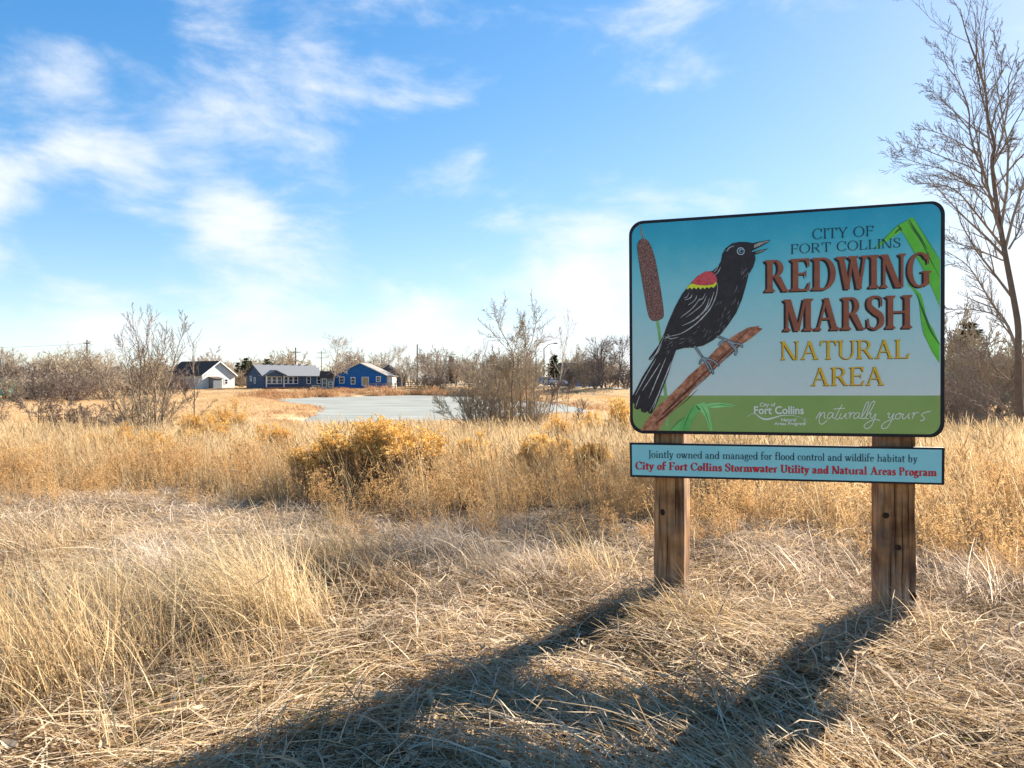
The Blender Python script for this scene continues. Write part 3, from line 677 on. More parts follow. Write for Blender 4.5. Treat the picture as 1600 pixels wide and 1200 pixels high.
# posts
def wood_mat():
    m, t, out = new_mat('weathered_post_wood')
    c = nd(t, 'ShaderNodeTexCoord'); mpn = nd(t, 'ShaderNodeMapping'); mpn.inputs['Scale'].default_value = (26, 26, 1.3); lk(t, c.outputs['Object'], mpn.inputs[0])
    n = nd(t, 'ShaderNodeTexNoise'); n.inputs['Scale'].default_value = 1.6; n.inputs['Detail'].default_value = 8; n.inputs['Distortion'].default_value = .7; lk(t, mpn.outputs[0], n.inputs['Vector'])
    n2 = nd(t, 'ShaderNodeTexNoise'); n2.inputs['Scale'].default_value = 5; n2.inputs['Detail'].default_value = 4; lk(t, c.outputs['Object'], n2.inputs['Vector'])
    g = ramp(t, n.outputs[0], [(.25, lin(92, 64, 42)), (.45, lin(160, 120, 82)), (.6, lin(190, 148, 104)), (.78, lin(214, 178, 132))])
    s_ = ramp(t, n2.outputs[0], [(.35, lin(120, 100, 84)), (.62, lin(255, 246, 234))])
    mx = nd(t, 'ShaderNodeMix', data_type='RGBA', blend_type='MULTIPLY'); mx.inputs['Factor'].default_value = .85; lk(t, g, mx.inputs['A']); lk(t, s_, mx.inputs['B'])
    n4 = nd(t, 'ShaderNodeTexNoise'); n4.inputs['Scale'].default_value = 2.2; n4.inputs['Detail'].default_value = 6; n4.inputs['Roughness'].default_value = .7; lk(t, c.outputs['Object'], n4.inputs['Vector'])
    gm = nd(t, 'ShaderNodeMix', data_type='RGBA'); lk(t, ramp(t, n4.outputs[0], [(.42, (0, 0, 0, 1)), (.68, (.75, .75, .75, 1))]), gm.inputs['Factor']); lk(t, mx.outputs['Result'], gm.inputs['A'])
    lk(t, ramp(t, n.outputs[0], [(.25, lin(84, 76, 68)), (.75, lin(158, 148, 134))]), gm.inputs['B'])
    b = nd(t, 'ShaderNodeBsdfPrincipled'); lk(t, gm.outputs['Result'], b.inputs['Base Color']); b.inputs['Roughness'].default_value = .85; b.inputs['Specular IOR Level'].default_value = .15
    bn = nd(t, 'ShaderNodeBump'); bn.inputs['Strength'].default_value = .5; bn.inputs['Distance'].default_value = .006; lk(t, n.outputs[0], bn.inputs['Height']); lk(t, bn.outputs[0], b.inputs['Normal'])
    lk(t, b.outputs[0], out.inputs[0]); return m
M_wood = wood_mat(); M_knot = surf('dark_knot', [lin(30, 20, 14), lin(58, 38, 24)], scale=40)
def post(pxl, pxr, pyb, rot, knots, cracks, lab):
    A = S(pxl, pyb - 150, -.024); B = S(pxr, pyb - 150, -.024); u = (B - A); u.z = 0; W = u.length; u.normalize(); nrm = Vector((u.y, -u.x, 0))
    if nrm.y > 0: nrm = -nrm
    piv = (A + B) / 2
    rm_ = Matrix.Rotation(rot, 3, 'Z'); u = rm_ @ u; nrm = rm_ @ nrm
    A = piv - u * W / 2 - nrm * abs(math.sin(rot)) * W * .5; D = W * .98
    z0, z1 = hgt(A.x, A.y) - .25, 2.2
    ch = .006
    prof = [(ch, 0), (W - ch, 0), (W, ch), (W, D - ch), (W - ch, D), (ch, D), (0, D - ch), (0, ch)]
    m_ = MB(); nz_ = 46; np_ = len(prof); rp = random.Random(int(W * 1e5)); walk = [0.0] * np_
    for k in range(nz_ + 1):
        z = z0 + (z1 - z0) * k / nz_
        for q_, p_ in enumerate(prof):
            walk[q_] = walk[q_] * .7 + rp.gauss(0, .0011) + (.006 if rp.random() < .03 else 0); cxp, cyp = W / 2 - p_[0], D / 2 - p_[1]; ln = math.hypot(cxp, cyp)
            w_ = walk[q_]; pt = Vector((A.x, A.y, z)) + u * (p_[0] + cxp / ln * w_) - nrm * (p_[1] + cyp / ln * max(0, w_)); m_.v.append(tuple(pt)); m_.r.append(.5)
    for k in range(nz_):
        for q_ in range(np_):
            j = (q_ + 1) % np_; m_.f.append((k * np_ + q_, k * np_ + j, (k + 1) * np_ + j, (k + 1) * np_ + q_))
    m_.f.append(tuple(nz_ * np_ + q_ for q_ in range(np_))); m_.f.append(tuple(reversed(range(np_))))
    o = m_.build('post', M_wood, sign, SO); o['label'] = lab
    for (fx, z, rx, rz_) in knots:
        k = MB(); c0 = Vector((A.x, A.y, z)) + u * W * fx + nrm * .0015
        for i in range(14):
            a0, a1 = 2 * math.pi * i / 14, 2 * math.pi * (i + 1) / 14
            k.poly([c0 + nrm * .002, c0 + u * rx * math.cos(a0) + Vector((0, 0, rz_ * math.sin(a0))), c0 + u * rx * math.cos(a1) + Vector((0, 0, rz_ * math.sin(a1)))])
        k.build('knot', M_knot, o, SO)
    for (fx, za, zb, w) in cracks:
        k = MB(); n_ = 8; pts = [Vector((A.x, A.y, za + (zb - za) * i / n_)) + u * (W * fx + rnd.uniform(-.003, .003)) + nrm * .0012 for i in range(n_ + 1)]
        k.blade(pts, [w * (.2 + math.sin(math.pi * i / n_)) for i in range(n_ + 1)], u, .5); k.build('crack', M_knot, o, SO)
    return o
zz = lambda py, Y=3.7: EYE - (py - HZ) / FPX * Y
post(1019.5, 1068, 940, -R(11), [(.3, .62, .014, .02)], [(.72, .5, .86, .004), (.45, .2, .6, .003), (.2, .35, .8, .0025)], 'left post, its right side sunlit')
post(1374.5, 1432, 972, R(2), [(.17, zz(808, 3.62), .017, .016), (.5, zz(859, 3.6), .018, .015), (.93, zz(935, 3.6), .014, .022)], [(.42, .35, .85, .003), (.62, .15, .8, .004), (.78, .5, .85, .003), (.3, .2, .5, .003)], 'right post with dark knots')

# ---------------------------------------------------------------- bare trees and shrubs
def bark(name, stops, scale=6): 
    m, t, out = new_mat(name)
    a = nd(t, 'ShaderNodeAttribute', attribute_name='rnd'); c = nd(t, 'ShaderNodeTexCoord'); n = nd(t, 'ShaderNodeTexNoise'); n.inputs['Scale'].default_value = scale; n.inputs['Detail'].default_value = 5
    lk(t, c.outputs['Object'], n.inputs['Vector'])
    f = mathn(t, 'ADD', mathn(t, 'MULTIPLY', a.outputs['Fac'], .5), mathn(t, 'MULTIPLY', n.outputs[0], .5))
    d = nd(t, 'ShaderNodeBsdfPrincipled'); lk(t, ramp(t, f, ev(stops)), d.inputs['Base Color']); d.inputs['Roughness'].default_value = .85; d.inputs['Specular IOR Level'].default_value = .15
    lk(t, d.outputs[0], out.inputs[0]); return m
M_barkgrey = bark('grey_bark', [lin(84, 72, 62), lin(122, 106, 92), lin(160, 144, 126)])
M_barkpale = bark('pale_bark', [lin(150, 132, 112), lin(188, 172, 152), lin(214, 202, 184)])
M_barkmid = bark('pale_brown_bark', [lin(112, 94, 78), lin(146, 128, 108), lin(178, 162, 140)])
M_barkdark = bark('dark_brown_bark', [lin(64, 52, 46), lin(92, 76, 66), lin(118, 98, 84)])
M_twigtan = bark('tan_twigs', [lin(140, 124, 104), lin(170, 154, 130), lin(194, 178, 152)])
M_twigred = bark('reddish_twigs', [lin(132, 116, 102), lin(160, 144, 126), lin(184, 168, 148)])
M_twiggrey = bark('grey_twigs', [lin(108, 94, 84), lin(140, 124, 110), lin(172, 156, 138)])
M_twigdark = bark('dark_twigs', [lin(92, 78, 70), lin(124, 108, 98), lin(150, 134, 120)])
def wander(r_, p0, d0, L, n, wig, up):
    P = [Vector(p0)]; d = Vector(d0).normalized()
    for i in range(n):
        d = (d + Vector((r_.gauss(0, wig), r_.gauss(0, wig), r_.gauss(0, wig) + up))).normalized(); P.append(P[-1] + d * (L / n))
    return P
def side_dir(r_, d, ang):
    a = d.cross(Vector((r_.gauss(0, 1), r_.gauss(0, 1), r_.gauss(0, 1))))
    a = a.normalized() if a.length > 1e-6 else Vector((1, 0, 0))
    return (d * math.cos(ang) + a * math.sin(ang)).normalized()
def sprout(r_, mb, P, rad, levels, kids, ratio, ang, wig, up, minr, sides, t0=.25):
    """children along limb P; levels counts down"""
    if levels == 0: return
    L = sum((P[i + 1] - P[i]).length for i in range(len(P) - 1)); n = len(P) - 1
    for k in range(kids[0]):
        u = t0 + (1 - t0) * (k + r_.random()) / kids[0]; f = min(u * n, n - 1e-4); i = int(f); p_ = P[i].lerp(P[i + 1], f - i); d = (P[i + 1] - P[i]).normalized()
        l = L * ratio * r_.uniform(.6, 1.15) * (1.15 - .6 * u); rr = max(minr, (rad[i] * (1 - (f - i)) + rad[i + 1] * (f - i)) * .6)
        Q = wander(r_, p_, side_dir(r_, d, r_.uniform(*ang)), l, 4 if levels > 1 else 3, wig, up)
        rq = [max(minr * .7, rr * (1 - .75 * j / (len(Q) - 1))) for j in range(len(Q))]
        mb.tube(Q, rq, sides)
        sprout(r_, mb, Q, rq, levels - 1, kids[1:], ratio, ang, wig, up, minr, 3, .15)
def make_bare(seed, H, stems, spread, r0, kids, minr, forkt=.3, up=.05, ratio=.5, wig=.16, single=True, ang=(.35, .85)):
    """prototype: returns (trunk MB, branches MB) in local coordinates"""
    r_ = random.Random(seed); T_, B_ = MB(), MB()
    for s_ in range(stems):
        a = 2 * math.pi * (s_ + r_.random() * .7) / stems; tilt = spread * r_.uniform(.35, 1)
        d = Vector((math.cos(a) * tilt, math.sin(a) * tilt, 1)); base = Vector((math.cos(a), math.sin(a), 0)) * (.0 if stems == 1 else .12 * H * .12 * r_.random() * 3) + Vector((0, 0, -.25))
        P = wander(r_, base, d, H * r_.uniform(.8, 1.02), 8, wig * .45, .03)
        rad = [r0 * (1 - .9 * (j / 8) ** .8) + minr for j in range(9)]
        T_.tube(P, rad, 7 if stems < 3 else 5, cap=True); sprout(r_, B_, P, rad, len(kids), kids, ratio, ang, wig, up, minr, 4, forkt)
    return T_, B_
PROTO = {}
def reg(key, *a, **k):
    T_, B_ = make_bare(*a, **k); PROTO[key] = (T_.mesh('trunk'), B_.mesh('branches'))
reg('tree1', 1, 8, 1, .05, .14, (18, 8, 6), .020, forkt=.2, ratio=.58, ang=(.4, 1.0))
reg('tree2', 2, 8, 3, .28, .09, (13, 8, 5), .020, forkt=.15, ratio=.55, ang=(.4, 1.0))
reg('tree3', 3, 8, 5, .36, .07, (10, 7, 5), .020, forkt=.12, ratio=.52, up=.09, ang=(.4, 1.0))
reg('bush1', 4, 5, 13, .8, .04, (8, 7, 4), .018, forkt=.1, ratio=.5, wig=.22, ang=(.4, 1.0))
reg('bush2', 5, 5, 17, .65, .035, (7, 6, 4), .018, forkt=.1, ratio=.48, up=.1, ang=(.4, 1.0))
reg('bush3', 6, 5, 11, 1.0, .04, (9, 7, 4), .017, forkt=.1, ratio=.5, wig=.24, ang=(.4, 1.0))
reg('slim1', 8, 8, 1, .05, .07, (20, 6, 3), .012, forkt=.2, ratio=.34, up=.12, ang=(.3, .7))
def inst(me_, mat, name, parent):
    key = (me_.name, mat.name)
    if key not in inst.cache:
        c_ = me_.copy(); c_.name = name; c_.materials.append(mat); inst.cache[key] = c_
    o = bpy.data.objects.new(name, inst.cache[key]); COL.objects.link(o); o.parent = parent; return o
inst.cache = {}
BASEH = {'tree1': 8, 'tree2': 8, 'tree3': 8, 'bush1': 5, 'bush2': 5, 'bush3': 5, 'slim1': 8}
def place(key, px, ytop, Y, label, mats, wide=1.0, group='bare trees on the skyline', name=None, cat=None):
    x = (px - 800) / FPX * Y; zb = hgt(x, Y); H = EYE + (HZ - ytop) / FPX * Y - zb
    isb = key.startswith('bush'); s_ = H / (BASEH[key] * (.98 if not isb else .9))
    e = empty(name or ('leafless_bush' if isb else 'bare_tree'), (x, Y, zb), label, cat or ('bush' if isb else 'tree'), group, rz=rnd.uniform(0, 6.28)); e.scale = (s_ * wide, s_ * wide, s_)
    inst(PROTO[key][0], mats[0], 'trunk', e); inst(PROTO[key][1], mats[1], 'branches', e); return e
GT, TT, RT, DT, PT = (M_barkgrey, M_twiggrey), (M_barkgrey, M_twigtan), (M_barkdark, M_twigred), (M_barkdark, M_twigdark), (M_barkpale, M_barkpale)
FAR = [('tree2', 8, 541, 92, 'rounded bare tree at the far left edge above the teal shed', RT, 1.0), ('bush1', 45, 568, 90, 'dark tangled bush beside the teal shed', DT, 1.1),
 ('bush2', 78, 560, 96, 'pale spreading bush right of the dark tangled bush', TT, 1.1), ('tree3', 100, 546, 98, 'broad tan bare tree left of the left utility pole', TT, 1.15), ('bush1', 122, 572, 88, 'grey bush under the broad tan tree left of the pole', GT, 1.2),
 ('tree2', 146, 550, 102, 'tan bare tree beside the left utility pole', TT, 1.1), ('bush3', 165, 575, 92, 'brown bush right of the left utility pole', RT, 1.2), ('bush2', 62, 588, 84, 'low reddish bush at the left meadow edge', RT, 1.5), ('bush3', 112, 592, 84, 'low dark bush in front of the broad tan tree', DT, 1.5), ('bush1', 22, 590, 86, 'low tan bush below the rounded tree at left edge', TT, 1.4),
 ('tree3', 176, 553, 110, 'low bare tree behind the many stemmed tree at left', TT, 1.1), ('bush1', 200, 574, 100, 'wide dark bush behind the many stemmed tree', DT, 1.4), ('bush2', 232, 576, 110, 'tan bush behind the right stems of the many stemmed tree', TT, 1.3), ('bush3', 262, 578, 120, 'brown bush left of the pale gabled house', DT, 1.2), ('bush1', 288, 586, 125, 'dark bush against the pale gabled house roof', DT, 1.0),
 ('tree1', 312, 562, 185, 'small bare tree behind the pale gabled house', TT, 1.0), ('tree2', 356, 564, 190, 'bare tree just right of the pale gabled house', TT, 1.0), ('bush2', 377, 580, 165, 'tan bush between the pale house and slate house', TT, 1.3),
 ('tree2', 400, 566, 200, 'tan bare tree above the left roof of the slate house', TT, 1.0), ('tree3', 443, 560, 210, 'faint reddish bare tree above the slate house ridge', RT, .9),
 ('tree1', 520, 531, 146, 'pale barked cottonwood standing between slate and blue houses', PT, .95), ('tree2', 545, 549, 185, 'grey bare tree behind the left of the bright blue roof', GT, 1.0), ('tree3', 578, 552, 200, 'reddish bare tree behind the bright blue house ridge', RT, 1.0), ('tree2', 600, 547, 195, 'tan bare tree above the dark grey house', TT, 1.0),
 ('tree1', 628, 545, 168, 'pale bare tree beside the dark grey house', PT, .9), ('tree3', 640, 556, 160, 'tan thicket tree at the end of the rail fence', TT, 1.1), ('tree2', 662, 548, 165, 'pale grey bare tree right of the plain utility pole', (M_barkpale, M_twiggrey), 1.0), ('tree3', 686, 554, 158, 'brown bare tree left of the far street lamp', RT, 1.0),
 ('bush1', 672, 586, 148, 'dark bush on the pond bank right of the fence', DT, 1.5), ('bush2', 690, 588, 146, 'grey bush on the pond bank below the far lamp', GT, 1.5), ('bush3', 655, 584, 150, 'tan bush at the right end of the rail fence', TT, 1.2), ('tree2', 712, 556, 160, 'reddish bare tree right of the far street lamp', RT, 1.1), ('tree3', 735, 552, 155, 'reddish thicket tree left of the middle pond tree', RT, 1.1),
 ('slim1', 746, 521, 140, 'slender pale bare tree rising above the reddish thicket', (M_barkpale, M_twiggrey), .9), ('tree2', 765, 550, 150, 'reddish thicket tree behind the middle pond tree', RT, 1.2), ('tree3', 800, 552, 148, 'tan thicket tree behind the middle pond tree', TT, 1.2), ('tree2', 825, 556, 146, 'brown thicket tree left of the tall street lamp', RT, 1.1),
 ('bush2', 762, 580, 135, 'reddish bush on the far shore behind the middle tree', RT, 1.6), ('bush1', 815, 582, 138, 'tan bush on the far shore right of the middle tree', TT, 1.6),
 ('bush2', 890, 574, 140, 'grey bush right of the parked white car', GT, 1.3), ('bush1', 912, 556, 138, 'tan bush in front of the brown roofed house', TT, 1.0), ('tree3', 896, 549, 142, 'tan bare tree before the left end of the brown roofed house', TT, 1.0), ('tree2', 921, 551, 141, 'grey bare tree before the right end of the brown roofed house', GT, 1.0), ('tree2', 940, 523, 132, 'dark spreading bare tree between brown roofed house and sign', DT, 1.1), ('tree1', 966, 530, 134, 'dark bare tree close to the left edge of the sign', DT, 1.0), ('bush3', 950, 578, 128, 'dark reddish bush under the spreading tree by the sign', DT, 1.4), ('bush2', 978, 576, 126, 'dark bush touching the left edge of the sign', DT, 1.4), ('bush1', 930, 584, 127, 'grey bush along the road left of the sign', GT, 1.3),
 ('bush1', 1490, 575, 88, 'dark bush at the right edge of the sign', DT, 1.3), ('bush3', 1528, 582, 86, 'dark low bush under the conifer right of the sign', DT, 1.5), ('bush2', 1560, 574, 90, 'tan bush behind the trunk of the big bare tree', TT, 1.5), ('bush1', 1592, 570, 88, 'dark bush at the right edge behind the big tree', DT, 1.5), ('tree2', 1556, 545, 110, 'faint bare tree behind the big tree at right', TT, 1.1), ('tree3', 1590, 540, 105, 'bare tree at the far right edge behind the big tree', GT, 1.1), ('bush2', 1510, 600, 80, 'low brown hedge bush by the path right of the sign', DT, 2.0), ('bush3', 1572, 602, 80, 'low brown hedge bush near the right edge by the path', DT, 2.0)]
for key, px, yt, Y, lab, mats, wd in FAR: place(key, px, yt, Y, lab, mats, wd, group='bushes on the skyline' if key.startswith('bush') else 'bare trees on the skyline')
# conifers
M_needle = blade_mat('conifer_needles', ev([lin(70, 74, 54), lin(98, 100, 72), lin(132, 126, 96)]), translucent=.15, patch=.15)
def make_conifer(seed, H=6, R0=1.7, whorls=24):
    r_ = random.Random(seed); T_, B_ = MB(), MB(); T_.tube([(0, 0, -.3), (0, 0, H * .5), (0, 0, H * .98)], [.14, .09, .02], 6)
    for w in range(whorls):
        u = (w + r_.random() * .6) / whorls; z = H * (.08 + .9 * u); rad = R0 * (1 - u) ** .65 * r_.uniform(.6, 1.15) + .15
        for k in range(int(7 + 10 * (1 - u))):
            a = r_.uniform(0, 6.283); l = rad * r_.uniform(.65, 1.1); nseg = 6
            for j in range(nseg):
                f = (j + .6) / nseg; px_, py_, pz_ = math.cos(a) * l * f, math.sin(a) * l * f, z - .18 * l * f + .12 * f * f
                for q_ in range(3):
                    d = Vector((r_.gauss(0, 1) + math.cos(a) * 1.2, r_.gauss(0, 1) + math.sin(a) * 1.2, r_.gauss(0, .6))).normalized() * r_.uniform(.2, .46); sd = Vector((-d.y, d.x, r_.gauss(0, .1)))
                    if sd.length < 1e-6: continue
                    B_.blade([(px_, py_, pz_), Vector((px_, py_, pz_)) + d * .5, Vector((px_, py_, pz_)) + d], [.07, .15, .02], sd.normalized(), r_.random())
    return T_.mesh('trunk'), B_.mesh('crown')
CON = [make_conifer(21), make_conifer(22, R0=1.35, whorls=28), make_conifer(23, R0=2.0)]
for k, px, yt, Y, lab, wd in [(0, 384, 559, 200, 'dark conifer left of the slate blue house roof', 1.2), (1, 391, 563, 205, 'slim conifer touching the slate house gable', 1.0), (2, 418, 560, 215, 'broad conifer above the slate blue roof', 1.2), (1, 866, 554, 150, 'dark conifer behind the tall street lamp', 1.3), (1, 705, 556, 220, 'small dark conifer top beyond the far street lamp', 1.0), (0, 1512, 503, 92, 'large dark conifer just right of the sign', 1.45), (0, 372, 566, 198, 'small conifer right of the pale gabled house', 1.1)]:
    x = (px - 800) / FPX * Y; zb = hgt(x, Y); s_ = (EYE + (HZ - yt) / FPX * Y - zb) / 6
    e = empty('conifer', (x, Y, zb), lab, 'tree', 'conifers', rz=rnd.uniform(0, 6)); e.scale = (s_ * wd, s_ * wd, s_); inst(CON[k][0], M_barkdark, 'trunk', e); inst(CON[k][1], M_needle, 'crown', e)

# traced trees nearer by
def traced(name, label, cat, Y, limbs, basept, mats, conv, kids, minr, ratio, sides=6, depth=.12, seed=5, up=.05, ang=(.3, .8), wig=.14, thin=.56, t0=.12, group=None):
    """limbs: (points, r_start, r_end, is_trunk); depth drifts along each limb so that the crown has volume"""
    r_ = random.Random(seed); bx_ = (basept[0] - 800) / FPX * Y; e = empty(name, (bx_, Y, hgt(bx_, Y)), label, cat, group)
    T_, B_ = MB(), MB(); org = tuple(e.location)
    for li, (pts, r1, r2, trunk) in enumerate(limbs):
        pp = spline([conv(*p) for p in pts], 4); n_ = len(pp) - 1; drift = r_.uniform(-1, 1) * depth; off0 = 0 if trunk or basept else 0
        P = []
        for i, p_ in enumerate(pp):
            u = i / n_; P.append(at(p_[0], p_[1], Y * (1 + (drift * u if not trunk else drift * .15 * u))))
        zb = hgt(P[0].x, P[0].y)
        if trunk and P[0].z > zb - .1: P[0] = Vector((P[0].x, P[0].y, min(P[0].z, zb - .1)))
        rad = [(r1 + (r2 - r1) * (i / n_) ** .7) * thin for i in range(n_ + 1)]
        (T_ if trunk else B_).tube(P, rad, 8 if trunk else sides, cap=True)
        sprout(r_, B_, P, rad, len(kids), kids, ratio, ang, wig, up, minr, 4, t0 if not trunk else .3)
    T_.build('trunk', mats[0], e, org, smooth=True); B_.build('branches', mats[1], e, org); return e
cT = lambda x, y: (1400 + x / 3, 60 + y / 3)
cL = lambda x, y: (1400 + x / 2.857, 440 + y / 2.857)
cLT = lambda x, y: ((x - 1400) * 1, y) if False else (x, y)
def mm(conv, pts): return [conv(*p) for p in pts]
RT_L = [(mm(cL, [(575,860),(562,700),(548,500),(545,330),(545,200)]) + mm(cT, [(548,1200),(510,1000),(480,830),(462,700),(450,570),(462,500),(430,370),(420,250),(385,130),(345,20),(320,-60),(300,-140)]), .125, .010, True),
 (mm(cT, [(503,945),(470,850),(440,740),(415,640),(370,530),(345,430),(340,330),(290,200),(240,130),(220,60)]), .05, .008, False), (mm(cT, [(495,970),(400,850),(310,740),(230,690),(100,680)]), .04, .006, False), (mm(cT, [(530,985),(575,905),(600,825),(640,700),(660,560)]), .035, .007, False),
 (mm(cT, [(455,570),(500,515),(545,465)]), .02, .005, False), (mm(cT, [(464,500),(470,430),(515,320),(532,270),(560,190),(575,110)]), .026, .006, False), (mm(cT, [(423,260),(488,180),(492,100),(470,50),(460,-40)]), .022, .005, False), (mm(cT, [(500,1040),(380,990),(240,945)]), .024, .006, False),
 (mm(cT, [(410,640),(340,600),(230,560),(130,520),(60,500)]), .022, .005, False), (mm(cT, [(372,535),(280,480),(190,440),(110,420)]), .02, .005, False), (mm(cT, [(345,430),(260,330),(200,270),(150,220)]), .017, .005, False), (mm(cT, [(430,700),(340,680),(240,620),(90,580),(10,540)]), .022, .005, False), (mm(cT, [(432,372),(400,270),(360,190),(345,110)]), .016, .005, False), (mm(cT, [(440,745),(350,690),(250,655),(120,640)]), .018, .005, False),
 (mm(cL, [(546,330),(500,200),(430,100),(370,0)]) + mm(cT, [(330,1060),(240,1000)]), .05, .008, False), (mm(cL, [(546,470),(480,420),(400,350),(300,290),(222,250)]), .032, .006, False), (mm(cL, [(545,640),(440,500),(385,400),(330,330)]), .032, .006, False), (mm(cL, [(565,720),(480,620),(350,530),(220,470)]), .036, .006, False),
 (mm(cL, [(505,200),(430,145),(340,125),(220,125)]), .026, .006, False), (mm(cL, [(560,690),(440,610),(330,620),(220,650)]), .022, .005, False), (mm(cL, [(560,740),(430,670),(330,690),(230,760)]), .02, .005, False), (mm(cL, [(572,400),(610,300),(640,180)]), .03, .007, False), (mm(cL, [(570,600),(640,500),(690,420)]), .03, .007, False), (mm(cT, [(480,830),(540,740),(600,680)]), .018, .005, False)]
traced('large_bare_tree', 'tall bare tree with leaning trunk right of the sign', 'tree', 19.5, [(p_, a, b_, t_) for p_, a, b_, t_ in RT_L], (1599, 740), (M_barkgrey, M_twiggrey), ID, (20, 10, 5), .0048, .33, thin=1.02, depth=.09, seed=4, up=.05, ang=(.3, .7), wig=.11)
c6 = lambda x, y: (x / 4, 480 + y / 4)
LT = [([(910,880),(895,800),(875,560),(880,380),(865,240),(830,110)], .06, .008, True), ([(965,880),(970,780),(975,560),(935,330),(915,200),(932,90)], .055, .008, True), ([(860,880),(830,800),(720,580),(650,440),(590,395)], .05, .008, True), ([(990,880),(1000,780),(1030,560),(1110,260),(1145,165)], .05, .008, True),
 ([(900,880),(890,780),(840,580),(795,350),(780,260)], .045, .007, True), ([(1022,880),(1020,620),(1050,480),(1090,320)], .04, .007, True), ([(840,880),(790,800),(690,620),(630,520)], .04, .007, True), ([(975,860),(965,500),(1000,350),(1030,225)], .04, .007, True), ([(920,860),(930,620),(905,430),(900,300)], .035, .007, True), ([(1000,860),(1060,700),(1180,560)], .03, .006, True), ([(860,860),(780,760),(700,730),(620,720)], .035, .006, True)]
traced('many_stemmed_tree', 'many stemmed pale bare tree in the meadow on the left', 'tree', 18, LT, (232, 700), (M_barkmid, M_barkmid), c6, (15, 8, 5), .0042, .36, depth=.05, seed=8, up=.08, ang=(.3, .7), wig=.1)
traced('bare_sapling', 'slim bare sapling in front of the pale gabled house', 'tree', 19, [([(1216,800),(1215,660),(1215,480),(1205,340),(1210,215)], .05, .008, True), ([(1225,720),(1270,660),(1350,575)], .02, .005, False), ([(1215,640),(1160,560),(1120,480)], .016, .005, False)], (303, 690), (M_barkmid, M_barkmid), c6, (20, 6, 3), .0046, .26, depth=.02, seed=9, up=.12)
for i, (pts, lab) in enumerate([([[(245,860),(240,640),(235,560)], [(250,860),(300,640),(340,560)], [(240,850),(170,650),(120,570)]], 'dark leafless shrub in the grass at far left'), ([[(370,860),(440,640),(450,600)], [(380,860),(350,700),(310,640)], [(400,860),(480,700),(530,650)]], 'dark shrub between the left shrub and the many stemmed tree'), ([[(500,860),(520,720),(515,640)], [(520,860),(600,700),(640,640)], [(540,860),(660,760),(760,700)]], 'low dark shrub at the foot of the many stemmed tree'), ([[(5,860),(10,700),(15,600)], [(0,860),(-40,700),(-60,620)]], 'dark shrub cut by the left edge of the photo')]):
    traced('dark_shrub', lab, 'shrub', 20 + i * .7, [(p_, .022, .006, True) for p_ in pts], (pts[0][0][0] / 4, 695), (M_barkdark, M_twigdark), c6, (15, 9, 5), .005, .42, depth=.05, seed=30 + i, ang=(.4, 1.0), wig=.2, group='dark shrubs in the left meadow')
c8 = lambda x, y: (640 + x / 4.444, 460 + y / 4.444)
MT = [([(722,1040),(720,950),(710,650),(720,430),(640,260),(585,140)], .075, .010, True), ([(812,1040),(815,800),(810,600),(812,430),(850,330),(882,165)], .06, .009, True), ([(640,1040),(640,900),(600,600),(580,450)], .05, .008, True), ([(470,1040),(430,860),(410,650),(400,560)], .045, .008, True), ([(500,1040),(440,900),(350,760),(310,700)], .045, .007, True), ([(560,1040),(520,760),(500,600),(440,490)], .045, .007, True), ([(690,1040),(660,760),(690,600),(700,500)], .04, .007, True),
 ([(860,1040),(870,760),(860,640),(900,520)], .035, .007, True), ([(600,1040),(560,820),(620,640),(640,520)], .04, .007, True), ([(760,1040),(770,700),(745,560),(760,450)], .04, .007, True), ([(720,430),(755,270),(785,160)], .03, .007, False), ([(812,430),(800,300),(775,200)], .025, .006, False), ([(715,600),(650,520),(600,500)], .02, .006, False), ([(460,1040),(330,880),(240,790),(190,755)], .025, .005, True)]
traced('pondside_tree', 'dense thicket like bare tree in front of the pond middle', 'tree', 21, MT, (790, 700), (M_barkgrey, M_twigtan), c8, (22, 10, 5), .0052, .34, depth=.06, seed=12, up=.08, ang=(.35, .95), wig=.2)
traced('bare_sapling', 'slender sapling with pale trunk left of the sign', 'tree', 26, [([(1010,960),(1030,700),(1050,560),(1070,400),(1110,185)], .05, .009, True), ([(1065,430),(1050,300),(1040,240)], .02, .006, False)], (870, 680), (M_barkpale, M_barkpale), c8, (18, 6, 3), .005, .26, depth=.02, seed=14, up=.14)
for i, (pts, lab) in enumerate([([[(940,960),(985,740),(990,700)], [(950,960),(1020,720),(1040,640)]], 'thin twiggy shrub right of the pondside tree'), ([[(1080,960),(1100,760),(1105,650)], [(1150,980),(1190,850),(1210,780)], [(1120,960),(1180,850)]], 'thin twiggy shrub between pondside tree and sign')]):
    traced('twiggy_shrub', lab, 'shrub', 17 + i, [(p_, .016, .005, True) for p_ in pts], (640 + pts[0][0][0] / 4.444, 690), (M_barkdark, M_twigdark), c8, (12, 7, 3), .0045, .4, depth=.05, seed=50 + i)
